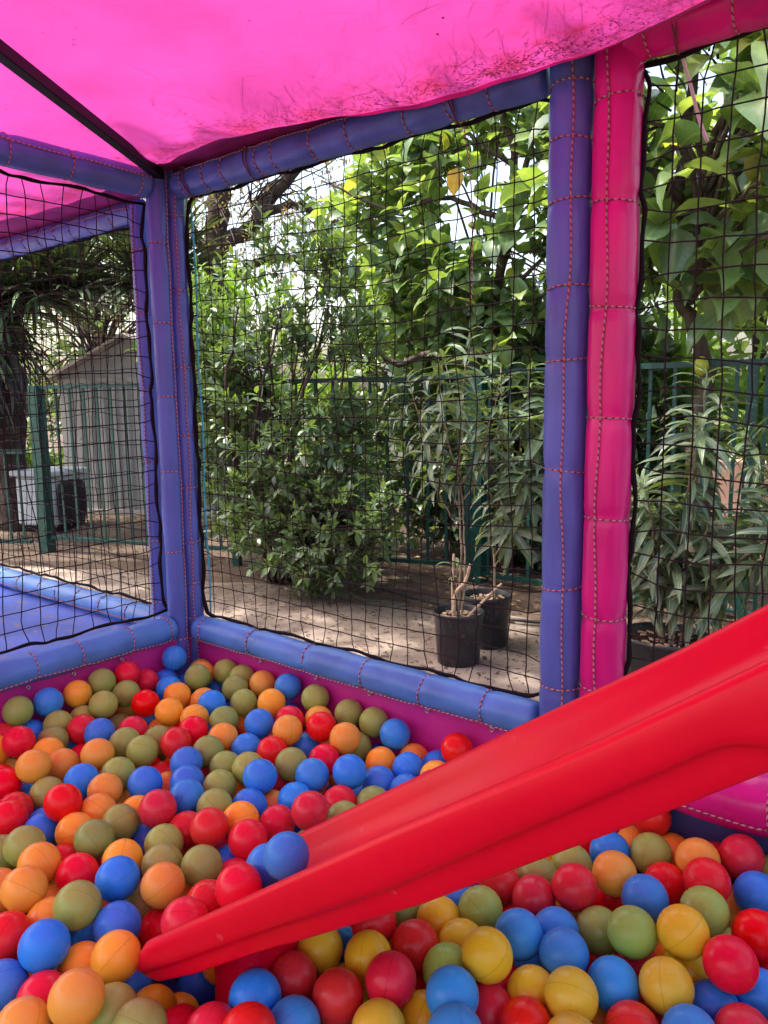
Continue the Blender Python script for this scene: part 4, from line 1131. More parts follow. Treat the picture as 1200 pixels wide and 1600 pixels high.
for p in placed:
    A = np.array(Matrix.Rotation(rgb_.uniform(0, 6.28), 3, Vector(rgb_.normal(size=3)).normalized()))
    m.add(bv @ A.T + p, bfc, mat=int(rgb_.choice(5, p=[.28, .26, .2, .14, .12])))
tag(m.build('lower_balls', [BALLM[k] for k in cols]), 'red, blue, green, orange and yellow balls filling the pit beneath the top ones', 'balls', kind='stuff')

# dried flower stalk lying on the two blue balls at the slide's mouth
m = MB(); rg = np.random.default_rng(9)
tw0 = SN + SD * 0.235 + SV * 0.10 + SU * 0.033

# ------------------------------------------------------------------ fence
def run(p0, p1, z0, z1, nb, label, posts, r=0.009, group='green metal fences'):
    root = empty('fence', (p0[0], p0[1], 0)); tag(root, label, 'fence', group)
    d = np.array(p1) - np.array(p0); L = np.hypot(*d); u = d / L; rz = math.atan2(d[1], d[0])
    for nm, z, h in (('rail', z1, 0.026), ('rail', z0, 0.022)):
        m = MB(); m.add(*box((u[0] * L / 2, u[1] * L / 2, z), (L, 0.034, h), rz)); m.build(nm, GREEN_M, root, smooth=False)
    m = MB(); m.add(*box((0, 0, (z0 + z1) / 2), (0.016, 0.010, z1 - z0 - 0.02), rz)); me = m.mesh('baluster', GREEN_M, False)
    for k in range(nb):
        o = bpy.data.objects.new('baluster', me); COL.objects.link(o); o.parent = root
        t = (k + 0.5) / nb * L; o.location = (u[0] * t, u[1] * t, 0)
        o.rotation_euler = (rng.normal(0, 0.006), rng.normal(0, 0.006), 0)
    for t, w, h in posts:
        m = MB(); m.add(*box((u[0] * L * t, u[1] * L * t, h / 2 - 0.02), (w, w, h + 0.04), rz)); m.build('fence_post', GREEN_M, root, smooth=False)
    return root
run((-3.39, 1.31), (-0.42, 2.25), 0.10, 1.142, 27, 'green metal fence running from the shed past the small-leaved shrub', [(0.0, 0.078, 1.155), (0.5, 0.045, 1.14)])
run((-0.42, 2.27), (2.6, 2.27), 0.05, 1.165, 24, 'green metal fence behind the oleanders with a thick dark post at its end', [(0.0, 0.085, 1.18), (0.46, 0.04, 1.16), (1.0, 0.06, 1.18)])
run((-5.9, 0.15), (-3.50, 1.25), 0.06, 0.70, 24, 'low green fence section left of the thick post, in front of the palm trunk', [(0.0, 0.04, 0.72)])

# ------------------------------------------------------------------ shed and white cabinet
sh = empty('garden_shed', (-4.45, 2.72, 0)); tag(sh, 'low grey corrugated steel garden shed with a shallow gable roof', 'shed')
A_, B_ = np.array((-5.12, 2.42)), np.array((-3.72, 3.02)); c0 = np.array((-4.45, 2.72))
u_ = (B_ - A_) / np.linalg.norm(B_ - A_); wl = np.linalg.norm(B_ - A_); n_ = np.array((u_[1], -u_[0]))
rzs = math.atan2(u_[1], u_[0])
def corr(x0, x1, z0, z1, org, uu, nn, pitch=0.125, depth=0.020):
    prof = []; x = x0
    while x < x1 - 1e-6:
        for dx, dd in ((0, 0), (0.30, 0), (0.42, 1), (0.85, 1), (0.97, 0)):
            if x + dx * pitch < x1: prof.append((x + dx * pitch, dd * depth))
        x += pitch
    prof.append((x1, 0))
    v = []
    for a, b in prof:
        p = org + uu * a + nn * b
        v += [(p[0], p[1], z0), (p[0], p[1], z1)]
    return v, [(2 * i, 2 * i + 2, 2 * i + 3, 2 * i + 1) for i in range(len(prof) - 1)]
pi_ = 0
x = 0.0
while x < wl - 0.01:         # separate sheets of the front wall
    m = MB(); x1 = min(x + 0.38, wl); v, f = corr(x, x1, 0.04 - 0.0, 1.235, A_ - c0, u_, n_ * (1 + 0.0) )
    v = [(a + n_[0] * 0.002 * (pi_ % 2), b + n_[1] * 0.002 * (pi_ % 2), c) for a, b, c in v]
    m.add(v, f); m.build('wall_panel', SHED_M, sh, smooth=False); x = x1; pi_ += 1
m = MB()
a, b, ap = A_ - c0, B_ - c0, (A_ + B_) / 2 - c0
m.add([(*a, 1.235), (*b, 1.235), (*b, 1.28), (*ap, 1.605), (*a, 1.28)], [(0, 1, 2, 3, 4)])
m.build('gable', SHED_M, sh, smooth=False)
m = MB(); q = (a + b) / 2 + n_ * 0.012; m.add(*box((q[0], q[1], 1.24), (wl, 0.02, 0.04), rzs)); m.build('trim', SHED_T, sh, smooth=False)
for s in (-1, 1):     # roof slopes with overhang
    e = (a if s < 0 else b) + u_ * s * 0.09
    back = -n_ * 1.7; fr = n_ * 0.10
    P3 = lambda p, z: (p[0], p[1], z)
    m = MB()
    top = [P3(ap + fr, 1.65), P3(e + fr, 1.265), P3(e + back, 1.265), P3(ap + back, 1.65)]
    bot = [(p[0], p[1], p[2] - 0.028) for p in top]
    m.add(top + bot, [(0, 1, 2, 3), (7, 6, 5, 4), (0, 4, 5, 1), (1, 5, 6, 2), (2, 6, 7, 3), (3, 7, 4, 0)])
    m.build('roof', SHED_T, sh, smooth=False)
for e in (a, b):
    m = MB(); v, f = corr(0, 1.7, 0.0, 1.25, e - n_ * 1.7, n_, u_ * (1 if e is b else -1)); m.add(v, f); m.build('wall_panel', SHED_M, sh, smooth=False)
m = MB(); q = (a + b) / 2 + n_ * 0.02; m.add(*box((q[0], q[1], 0.02), (wl + .04, 0.06, 0.05), rzs)); m.build('sill', SHED_T, sh, smooth=False)

ac = empty('cabinet', (-4.32, 1.86, 0)); tag(ac, 'white cabinet with a dark grille standing behind the fence by the shed', 'cabinet')
bevel_box_obj('housing', (0, 0, 0.25), (0.36, 0.42, 0.40), CAB, ac, rz=0.35, bev=0.02)
bevel_box_obj('lid', (0, 0, 0.475), (0.42, 0.48, 0.045), CAB, ac, rz=0.35, bev=0.012)
dd = np.array((math.cos(-0.85), math.sin(-0.85), 0)); 
m = MB(); ex_ = np.array((math.cos(0.35), math.sin(0.35), 0)); ey_ = np.array((-math.sin(0.35), math.cos(0.35), 0))
pc = ex_ * 0.192 + np.array((0, 0, 0.235))
ring = [pc + ey_ * 0.165 * math.copysign(abs(math.cos(t)) ** 0.5, math.cos(t)) + np.array((0, 0, 0.180 * math.copysign(abs(math.sin(t)) ** 0.5, math.sin(t)))) for t in np.linspace(0, 2 * math.pi, 25)[:-1]]
m.add([p for p in ring] + [p + ex_ * 0.012 for p in ring], [tuple(range(24, 48)), *[(i, (i + 1) % 24, 24 + (i + 1) % 24, 24 + i) for i in range(24)]])
m.build('grille', BLACK_P, ac, smooth=False)
m = MB()
for k in range(7):
    r_ = 0.02 + 0.022 * k
    m.add(*tube([pc + ex_ * 0.02 + ey_ * r_ * math.cos(t) + np.array((0, 0, r_ * math.sin(t))) for t in np.linspace(0, 2 * math.pi, 20)], 0.0028, 4, cap=False))
m.build('guard_wire', DARK_M, ac)
m = MB(); m.add(*box((0, 0, 0.03), (0.34, 0.34, 0.06), 0.35)); m.build('foot', DARK_M, ac, smooth=False)

# pieces of walls beyond the fence
o = bevel_box_obj('garden_wall', (-2.35, 4.6, 0.72), (1.0, 0.18, 1.44), WHITE_W, rz=0.5, bev=0.01); tag(o, 'white rendered wall glimpsed through the shrub behind the fence', 'wall')
o = bevel_box_obj('garden_wall', (0.35, 5.6, 0.24), (3.2, 0.2, 0.48), PINK_W, rz=-0.1, bev=0.01); tag(o, 'low terracotta wall glimpsed behind the oleander leaves', 'wall')

# ------------------------------------------------------------------ leaves
def leaf_shape(kind, seed):
    """unit-length leaf along +Y, normal +Z"""
    rg = np.random.default_rng(seed)
    rows, prof, fold, droop, wav = {
        'ovate': (6, lambda t: 0.36 * math.sin(math.pi * t ** 0.72) ** 0.85 * (1 - 0.25 * t), 0.35, 0.30, 0.03),
        'small': (4, lambda t: 0.21 * math.sin(math.pi * t ** 0.85) ** 0.8, 0.30, 0.15, 0.0),
        'lance': (7, lambda t: 0.083 * math.sin(math.pi * t ** 0.82) ** 0.75, 0.45, 0.38, 0.008),
        'strap': (6, lambda t: 0.034 * (1 - t ** 3) * (0.55 + 0.45 * min(1, t * 5)), 0.5, 0.25, 0.0),
        'tiny': (2, lambda t: 0.25 * math.sin(math.pi * t), 0.2, 0.0, 0.0)}[kind]
    droop *= rg.uniform(0.3, 1.5); fold *= rg.uniform(0.6, 1.3); tw = rg.normal(0, 0.25); side = rg.normal(0, 0.06)
    v, uv = [], []
    pw = [prof(i / rows) for i in range(rows + 1)]
    for i in range(rows + 1):
        t = i / rows; w = max(pw[i], 0.002 if i == rows else 0.010 if kind != 'strap' else 0.018)
        for q in (-1, 0, 1):
            ang = tw * t
            x = q * w; z = fold * abs(x) - 0.0 + (wav * math.sin(t * 17 + q) if q else 0)
            x, z = x * math.cos(ang) - z * math.sin(ang), x * math.sin(ang) + z * math.cos(ang)
            bend = droop * t * t
            v.append((x + side * t * t, t * math.cos(bend * 0.8), z - bend * t * 0.75)); uv.append((0.5 + 0.5 * q * w / max(max(pw), 1e-3), t))
    f = []
    for i in range(rows):
        for q in (0, 1):
            a = i * 3 + q; f.append((a, a + 1, a + 4, a + 3))
    return np.array(v), f, np.array(uv)
NV = 10
LEAF = {k: [leaf_shape(k, 100 + s) for s in range(NV)] for k in ('ovate', 'small', 'lance', 'strap', 'tiny')}

def leaf_matrix(d, up, s):
    d = np.array(d, float); d /= np.linalg.norm(d) + 1e-9
    x = np.cross(d, up); l = np.linalg.norm(x)
    if l < 1e-4: x = np.cross(d, (1, 0, 0.1)); l = np.linalg.norm(x)
    x /= l; z = np.cross(x, d)
    return np.stack([x, d, z], 1) * s

CAMP = np.array(CAM_POS[:]); CR, CU, CF = np.array(_r2[:]), np.array(_u2[:]), np.array(_f[:])
def foliage(root, kind, pl, mt, n_ind=0):
    """pl: list of (position, direction, up, size, tint); the largest in view become single leaves"""
    o0 = np.array(root.location[:])
    P = np.array([p[0] for p in pl]); d = P - CAMP; z = d @ CF
    inside = (z > 0.2) & (np.abs(d @ CR) < z * 0.49) & (np.abs(d @ CU) < z * 0.66)
    size = np.array([p[3] for p in pl]) / np.maximum(z, 0.1) * inside
    order = np.argsort(-size); ind = set(order[:n_ind].tolist()) if n_ind else set()
    cache = {}
    m = MB()
    for i, (p, dr, up, s, t) in enumerate(pl):
        k = i % NV
        v, f, uv = LEAF[kind][k]
        M = leaf_matrix(dr, up, s)
        if i in ind:
            tq = round(t * 5) / 5
            if (k, tq) not in cache:
                q = MB(); q.add(v, f, uv, tq); cache[(k, tq)] = q.mesh('leaf', mt)
            o = bpy.data.objects.new('leaf', cache[(k, tq)]); COL.objects.link(o); o.parent = root
            mm = Matrix([[*map(float, M[r_]), float(p[r_] - o0[r_])] for r_ in range(3)] + [[0, 0, 0, 1]])
            o.matrix_basis = mm
        else:
            m.add(v @ M.T + np.array(p) - o0, f, uv, t)
    if m.n: m.build('foliage', mt, root, kind='stuff')

def limb(m, pts, r0, r1, sides=7, jit=0.0, rg=None, n=6):
    p = smooth_path(pts, n)
    if jit: p[1:-1] += rg.normal(0, jit, (len(p) - 2, 3))
    m.add(*tube(p, np.linspace(r0, r1, len(p)), sides))
    return p

def twig_leaves(pl, p0, p1, n, size, rg, spread=1.0, up=0.5, t0=0.15, tint=(0, 1), droop=0.0, curl=0.3):
    p0, p1 = np.array(p0), np.array(p1); ax = p1 - p0; ax /= np.linalg.norm(ax) + 1e-9
    a0 = rg.uniform(0, 6.28)
    e1 = np.cross(ax, (0.3, 0.2, 1)); e1 /= np.linalg.norm(e1); e2 = np.cross(ax, e1)
    for i in range(n):
        t = t0 + (1 - t0) * (i + 0.5) / n
        a = a0 + i * 2.4
        rad = e1 * math.cos(a) + e2 * math.sin(a)
        d = ax * (0.4 + 0.6 * t) + rad * spread + np.array((0, 0, up - droop)) * 0.7 + rg.normal(0, 0.15, 3)
        nrm = np.array((0, 0, 1.0)) + rg.normal(0, curl, 3) - rad * 0.3
        pl.append((p0 + (p1 - p0) * t, d, nrm, size * rg.uniform(0.65, 1.2), float(np.clip(rg.beta(2, 2) * (tint[1] - tint[0]) + tint[0], 0, 1))))

def crown(root, mleaf, mwood, kind, centre, radii, ntwig, nleaf, size, seed, n_ind, base, spread=1.0, twl=0.22, gap=0.0, gapf=2.2, tint=(0, 1), droop=0.0, wood=0.3, wr=0.006, shell=0.35, keep=None):
    rg = np.random.default_rng(seed); c = np.array(centre, float); R_ = np.array(radii, float)
    pl = []; m = MB(); k = 0; tries = 0
    ph = rg.uniform(0, 6.28, 6)
    base = np.array(base, float)
    while k < ntwig and tries < ntwig * 12:
        tries += 1
        q = rg.normal(size=3); q /= np.linalg.norm(q); q *= (shell + (1 - shell) * rg.random()) ** 0.6
        q *= 1 + 0.16 * math.sin(5 * q[0] + ph[0]) + 0.13 * math.sin(6 * q[2] + 4 * q[1] + ph[1])
        p = c + q * R_
        if p[2] < 0.05: continue
        nv_ = math.sin(p[0] * gapf * 2 + ph[2]) + math.sin(p[1] * gapf * 2.3 + ph[3]) + math.sin(p[2] * gapf * 2.7 + ph[4]) + rg.normal(0, 0.5)
        if nv_ < gap: continue
        if keep is not None and not keep(p): continue
        out = (p - c) / R_; out /= np.linalg.norm(out) + 1e-6
        dirn = out * 0.8 + np.array((0, 0, 0.35 - droop)) + rg.normal(0, 0.35, 3); dirn /= np.linalg.norm(dirn)
        p1 = p + dirn * twl * rg.uniform(0.7, 1.3)
        twig_leaves(pl, p, p1, max(2, int(nleaf * rg.uniform(0.7, 1.3))), size, rg, spread, 0.25, 0.1, tint, droop)
        m.add(*tube([p - dirn * 0.05, p, (p + p1) / 2 + rg.normal(0, 0.006, 3), p1], np.linspace(wr, wr * 0.35, 4), 4, cap=False))
        if rg.random() < wood:
            mid = c + (p - c) * 0.35 + rg.normal(0, 0.05, 3) * R_
            limb(m, [base + (c - base) * rg.uniform(0.3, 0.8), mid, p], wr * 2.4, wr, 5, n=4)
        k += 1
    o0 = np.array(root.location[:])
    m.v = [np.concatenate(m.v) - o0]
    m.build('branches', mwood, root)
    foliage(root, kind, pl, mleaf, n_ind)
    return root

GL = leaf_mat('broad_leaf_green', [(0.05, 0.095, 0.055), (0.09, 0.16, 0.08), (0.14, 0.235, 0.11), (0.21, 0.33, 0.12), (0.31, 0.43, 0.17), (0.42, 0.38, 0.10)], 0.30, 0.34, 0.5, 0.85)
SL = leaf_mat('shrub_leaf_green', [(0.05, 0.085, 0.05), (0.085, 0.14, 0.075), (0.125, 0.205, 0.09), (0.18, 0.29, 0.09)], 0.36, 0.3, 0.3, 0.7)
YL = leaf_mat('young_leaf_green', [(0.06, 0.14, 0.03), (0.12, 0.24, 0.04), (0.2, 0.34, 0.05)], 0.45, 0.4, 0.3)
OL = leaf_mat('oleander_leaf_green', [(0.04, 0.07, 0.042), (0.075, 0.12, 0.07), (0.13, 0.19, 0.11), (0.19, 0.28, 0.13)], 0.33, 0.2, 0.75, 0.55)
PL = leaf_mat('strap_leaf_green', [(0.03, 0.04, 0.025), (0.05, 0.075, 0.04), (0.09, 0.15, 0.06)], 0.45, 0.15, 0.2)
DG = leaf_mat('dry_strap_leaf', [(0.035, 0.033, 0.028), (0.075, 0.07, 0.058), (0.13, 0.12, 0.10)], 0.7, 0.1, 0.0)
FG = leaf_mat('far_leaf_green', [(0.04, 0.09, 0.02), (0.09, 0.17, 0.04), (0.18, 0.28, 0.06)], 0.6, 0.35, 0.0)
GRY = leaf_mat('dry_tree_leaf', [(0.12, 0.085, 0.07), (0.2, 0.15, 0.11), (0.16, 0.18, 0.09)], 0.7, 0.25, 0.0)
YLW = leaf_mat('yellow_leaf', [(0.42, 0.25, 0.05), (0.42, 0.25, 0.05)], 0.5, 0.4, 0.4)

GT = 'trees and shrubs behind the net'
# small-leaved shrub, mid bay
t = empty('shrub', (-1.35, 1.62, 0)); tag(t, 'dense small-leaved green shrub growing through the fence, seen through the middle net', 'shrub', GT)
m = MB(); rg = np.random.default_rng(40)
for k in range(7):
    a = rg.uniform(0, 6.28)
    limb(m, [(0.05 * math.cos(a), 0.05 * math.sin(a), 0), (0.15 * math.cos(a), 0.15 * math.sin(a), 0.4), (0.4 * math.cos(a), 0.3 * math.sin(a), 0.9), (0.5 * math.cos(a + .4), 0.36 * math.sin(a + .4), 1.5)], 0.018, 0.005, 6, 0.01, rg)
m.build('trunk', BARK_D, t)
crown(t, SL, BARK_D, 'small', (-1.36, 1.68, 0.98), (0.68, 0.34, 0.88), 820, 11, 0.066, 41, 300, (-1.35, 1.62, 0.1), twl=0.15, gap=-0.9, gapf=3.0, wood=0.03, wr=0.003, keep=lambda p: not (1.0 < p[2] < 1.19 and p[0] > -1.5))
# low skirt of the shrub
t = empty('low_shrub', (-1.05, 1.50, 0)); tag(t, 'low spreading shrub with whorled leaves at the foot of the fence, beside the dark hollow', 'shrub', GT)
crown(t, SL, BARK_D, 'small', (-1.02, 1.52, 0.33), (0.60, 0.26, 0.30), 200, 11, 0.062, 43, 200, (-1.1, 1.6, 0.05), twl=0.12, gap=-0.5, gapf=3, wood=0.3, wr=0.003, tint=(0.2, 1))
# yellow-green young tree at the left of the middle bay
t = empty('young_citrus_tree', (-2.2, 2.05, 0)); tag(t, 'bright yellow-green young tree above the fence, close to the corner post', 'tree', GT)
m = MB(); limb(m, [(0, 0, 0), (0.05, -0.02, 0.6), (0.0, 0.0, 1.2), (0.1, -0.1, 1.75)], 0.022, 0.006); m.build('trunk', BARK, t)
crown(t, YL, BARK, 'small', (-2.08, 1.90, 1.22), (0.48, 0.35, 0.50), 200, 10, 0.075, 45, 120, (-2.2, 2.05, 0.9), twl=0.18, gap=0.0, wood=0.3, wr=0.003, tint=(0.1, 1))
# broad-leaved tree, mid bay
t = empty('broadleaf_tree', (-0.45, 2.55, 0)); tag(t, 'broad-leaved tree filling the upper middle bay, a yellow leaf and forked trunk in it', 'tree', GT)
m = MB(); rg = np.random.default_rng(50)
limb(m, [(0.05, 0, -0.02), (0.0, -0.05, 0.6), (-0.05, 0.0, 1.2), (0.02, -0.02, 1.8), (0.07, 0.0, 2.35), (-0.15, 0.05, 2.8)], 0.04, 0.016, 9, 0.006, rg)
limb(m, [(0.0, -0.02, 1.75), (0.12, -0.02, 2.1), (0.2, -0.05, 2.35), (0.3, 0.1, 2.9)], 0.026, 0.01, 7, 0.004, rg)
limb(m, [(-0.02, -0.05, 1.15), (-0.3, -0.25, 1.28), (-0.55, -0.3, 1.25), (-0.75, -0.4, 1.5), (-0.9, -0.5, 2.0)], 0.026, 0.008, 7, 0.006, rg)
limb(m, [(0.02, -0.02, 2.0), (-0.3, -0.15, 2.15), (-0.6, -0.3, 2.12), (-0.95, -0.45, 2.3)], 0.018, 0.006, 6, 0.006, rg)
limb(m, [(0.05, 0, 2.3), (-0.3, -0.1, 2.55), (-0.7, -0.3, 2.7)], 0.015, 0.006, 6, 0.006, rg)
limb(m, [(0.02, 0, 1.6), (0.3, -0.1, 1.75), (0.6, -0.1, 2.0)], 0.015, 0.006, 6, 0.006, rg)
m.build('trunk', BARK, t)
hole = lambda p: not ((p - np.array((-0.42, 2.6, 2.2))) @ (p - np.array((-0.42, 2.6, 2.2))) < 0.06)
crown(t, GL, BARK, 'ovate', (-0.66, 2.66, 2.0), (0.84, 0.40, 0.84), 560, 5.5, 0.145, 51, 240, (-0.45, 2.5, 1.2), twl=0.20, gap=-0.35, gapf=2.2, wood=0.03, wr=0.004, keep=hole)
yl = bpy.data.objects.new('yellow_leaf', None)
q = MB(); v, f, uv = LEAF['ovate'][3]; q.add(v, f, uv, 0.5); me = q.mesh('yellow_leaf', YLW)
yl = bpy.data.objects.new('yellow_leaf', me); COL.objects.link(yl); yl.parent = t
M = leaf_matrix((-0.25, -0.1, -1), (0.45, -0.75, 0.5), 0.125); p = np.array((-0.220, 1.757, 2.076)) - np.array((-0.45, 2.55, 0))
yl.matrix_basis = Matrix([[*map(float, M[r_]), float(p[r_])] for r_ in range(3)] + [[0, 0, 0, 1]]); yl['label'] = 'yellowed leaf hanging in the sky gap'
# lower dark understorey behind the fence
t = empty('hedge_bush', (-0.55, 2.85, 0)); tag(t, 'dark green bush in deep shade behind the fence, between shrub and oleanders', 'bush', GT)
crown(t, SL, BARK_D, 'ovate', (-0.40, 2.78, 0.62), (1.25, 0.30, 0.70), 800, 7, 0.10, 53, 120, (-0.5, 2.8, 0.1), twl=0.16, gap=-1.6, wood=0.04, wr=0.005, tint=(0, 0.6))
# right-hand tree with large leaves
t = empty('large_leaf_tree', (0.66, 2.47, 0)); tag(t, 'tree with very large pale leaves and dark bent trunk, behind the pink bay net', 'tree', GT)
m = MB(); rg = np.random.default_rng(60)
limb(m, [(0.02, 0, -0.02), (0.05, 0, 0.5), (0.0, 0, 0.85), (0.06, 0.0, 1.1), (0.0, -0.05, 1.35), (-0.1, -0.08, 1.62), (-0.05, -0.15, 2.1), (0.02, -0.2, 2.6)], 0.05, 0.02, 9, 0.006, rg)
limb(m, [(-0.07, -0.08, 1.55), (0.15, -0.2, 1.62), (0.4, -0.25, 1.62), (0.7, -0.3, 1.8)], 0.024, 0.012, 7, 0.005, rg)
limb(m, [(-0.05, -0.12, 1.9), (-0.3, -0.3, 2.2), (-0.45, -0.35, 2.6)], 0.02, 0.01, 7, 0.005, rg)
limb(m, [(0.05, -0.2, 2.0), (0.3, -0.35, 2.35), (0.6, -0.45, 2.5)], 0.018, 0.008, 7, 0.005, rg)
limb(m, [(0.2, -0.2, 1.62), (0.3, -0.3, 1.9), (0.5, -0.4, 2.1)], 0.013, 0.006, 7, 0.005, rg)
limb(m, [(-0.06, -0.1, 1.65), (-0.25, -0.25, 1.75), (-0.42, -0.35, 2.0)], 0.013, 0.006, 7, 0.005, rg)
limb(m, [(0.0, -0.1, 1.45), (0.25, -0.42, 1.58), (0.5, -0.5, 1.64), (0.9, -0.5, 1.62)], 0.014, 0.008, 7, 0.006, rg)
limb(m, [(0.05, -0.2, 1.5), (0.2, -0.45, 1.72), (0.42, -0.52, 1.86), (0.75, -0.5, 2.1)], 0.012, 0.006, 7, 0.006, rg)
m.build('trunk', BARK, t)
crown(t, GL, BARK, 'ovate', (0.80, 2.12, 2.14), (0.68, 0.42, 0.62), 230, 4.6, 0.215, 61, 240, (0.66, 2.4, 1.3), twl=0.22, gap=-0.4, gapf=2.0, wood=0.05, wr=0.006, tint=(0.05, 1))
m = MB(); 
for j in range(13):
    a = math.pi * j / 12; 
lem = MB(); rr = 0.033; nr, ns2 = 10, 14; v = []
for i in range(nr + 1):
    a = math.pi * i / nr
    for j in range(ns2):
        b = 2 * math.pi * j / ns2; v.append((rr * math.sin(a) * math.cos(b), rr * math.sin(a) * math.sin(b), rr * 1.15 * math.cos(a) + 0.006 * math.cos(a) ** 7))
lem.add(v, [(i * ns2 + j, i * ns2 + (j + 1) % ns2, (i + 1) * ns2 + (j + 1) % ns2, (i + 1) * ns2 + j) for i in range(nr) for j in range(ns2)])
o = lem.build('lemon', mat('lemon_peel', (0.45, 0.46, 0.04), 0.4, 0.5, var=0.15, scale=60, bump=0.3, bscale=300), t, loc=(0.10, -0.24, 1.155))
# fan palm leaf behind the fence
t = empty('fan_palm', (0.42, 2.95, 0)); tag(t, 'small fan palm with spread fingered fronds behind the fence rail', 'palm', GT)
m = MB(); rg = np.random.default_rng(66)
for hub, dr in (((0.05, -0.1, 1.12), 0.2), ((0.35, 0.1, 0.95), 0.8), ((-0.25, 0.0, 0.85), -0.7)):
    limb(m, [(0, 0, 0), (hub[0] * 0.4, hub[1] * 0.4, hub[2] * 0.6), hub], 0.014, 0.007)
m.build('frond_stalks', TWIG, t)
pl = []
for hub, dr in (((0.05, -0.1, 1.12), 0.2), ((0.35, 0.1, 0.95), 0.8), ((-0.25, 0.0, 0.85), -0.7)):
    for k in range(26):
        a = -1.9 + 3.8 * k / 25 + dr
        pl.append((np.array(hub) + np.array((0.42, 2.95, 0)), (math.sin(a), -0.25 + rg.normal(0, .05), math.cos(a) * 0.8 - 0.15), (0.2, -1, 0.4), 0.45 * rg.uniform(.85, 1.1), rg.uniform(0.3, 1)))
foliage(t, 'strap', pl, leaf_mat('palm_leaf_green', [(0.04, 0.10, 0.02), (0.09, 0.2, 0.03), (0.16, 0.3, 0.05)], 0.4, 0.35, 0.3), 60)

# ------------------------------------------------------------------ oleanders in pots
def pot(x, y, r, h, label, seed):
    root = empty('plant_pot', (x, y, 0.012)); tag(root, label, 'plant pot', 'black plastic plant pots')
    prof = [(r * 0.80, 0), (r * 0.83, 0.004), (r * 0.96, h * 0.90), (r * 0.965, h * 0.905), (r * 1.0, h * 0.915), (r * 1.005, h * 0.99), (r * 0.985, h), (r * 0.945, h * 0.985), (r * 0.93, h * 0.85), (r * 0.92, h * 0.80)]
    rg = np.random.default_rng(seed); n = 40; v = []
    for a, z in prof:
        for k in range(n):
            t = 2 * math.pi * k / n; e = 1 + 0.012 * math.sin(2 * t + seed) * (z / h)
            v.append((a * e * math.cos(t), a * e * math.sin(t), z))
    m = MB(); f = [(i * n + j, i * n + (j + 1) % n, (i + 1) * n + (j + 1) % n, (i + 1) * n + j) for i in range(len(prof) - 1) for j in range(n)] + [tuple(reversed(range(n)))]
    m.add(v, f); m.build('pot_wall', BLACK_P, root)
    m = MB(); v = [(0, 0, h * 0.86)]
    for q in range(1, 9):
        for k in range(24):
            t = 2 * math.pi * k / 24; rr = r * 0.935 * q / 8
            v.append((rr * math.cos(t), rr * math.sin(t), h * 0.86 + rg.normal(0, 0.004)))
    f = [(0, 1 + k, 1 + (k + 1) % 24) for k in range(24)] + [(1 + (q - 1) * 24 + k, 1 + q * 24 + k, 1 + q * 24 + (k + 1) % 24, 1 + (q - 1) * 24 + (k + 1) % 24) for q in range(1, 8) for k in range(24)]
    m.add(v, f); m.build('soil', SOIL, root)
    m = MB()
    for k in range(70):
        a, q = rg.uniform(0, 6.28), r * 0.88 * math.sqrt(rg.random()); s = rg.uniform(0.004, 0.011)
        b, bfc = box((q * math.cos(a), q * math.sin(a), h * 0.868 + rg.uniform(0, .006)), (s * 2, s, s * 0.6), rg.uniform(0, 3.1)); m.add(b, bfc)
    m.build('bark_chips', STRAW, root, smooth=False, kind='stuff')
    return root
pot(0.250, 1.055, 0.098, 0.205, 'front black pot with cut stems and bark chips, nearest the net in the middle bay', 1)
pot(0.225, 1.305, 0.100, 0.215, 'black pot half hidden behind the front pot', 2)
pot(0.97, 1.27, 0.15, 0.19, 'wide black pot low behind the pink bay net, half hidden by the slide', 3)

def oleander(x, y, z, stems, label, seed, n_ind, leaf_len=0.15, gtint=(0, 1)):
    """stems: list of (control points relative to the root, radius, first leafy fraction)"""
    root = empty('oleander', (x, y, z)); tag(root, label, 'oleander', 'oleander plants in pots')
    rg = np.random.default_rng(seed); m = MB(); pl = []
    for pts, r0, f0 in stems:
        p = limb(m, pts, r0 * 0.72, r0 * 0.3, 7, 0.002, rg, 8)
        n = len(p); L = np.sum(np.linalg.norm(np.diff(p, axis=0), axis=1)); nodes = int(L * (1 - f0) / (0.036 if seed == 70 else 0.029))
        for k in range(nodes):
            t = f0 + (1 - f0) * (k + 1) / nodes; i = min(n - 2, int(t * (n - 1))); q = p[i] + (p[i + 1] - p[i]) * (t * (n - 1) - i)
            ax = p[i + 1] - p[i]; ax /= np.linalg.norm(ax)
            e1 = np.cross(ax, (0.2, 0.9, 0.1)); e1 /= np.linalg.norm(e1); e2 = np.cross(ax, e1); a0 = k * 1.05 + rg.uniform(-.2, .2)
            for w in range(3):
                if rg.random() < 0.12: continue
                a = a0 + w * 2.094 + rg.normal(0, 0.15); rad = e1 * math.cos(a) + e2 * math.sin(a)
                topn = (t - f0) / (1 - f0)
                lift = -0.15 + 1.3 * max(0, topn - 0.45)
                d = rad + ax * lift + np.array((0, 0, -0.15)) + rg.normal(0, 0.12, 3)
                pl.append((q + np.array((x, y, z)), d, ax + rad * 0.2 + rg.normal(0, 0.15, 3), leaf_len * rg.uniform(0.7, 1.15) * (0.65 if topn > 0.93 else 1), float(np.clip(rg.beta(2, 2) * (gtint[1] - gtint[0]) + gtint[0] + (0.3 if topn > 0.93 else 0), 0, 1))))
    m.build('stems', TWIG, root)
    foliage(root, 'lance', pl, OL, n_ind)
    return root
def br(base, tip, bend=(0, 0, 0)):
    b, t = np.array(base, float), np.array(tip, float); return [tuple(b), tuple(b + (t - b) * 0.35 + np.array(bend)), tuple(b + (t - b) * 0.7 + np.array(bend) * 0.8), tuple(t)]
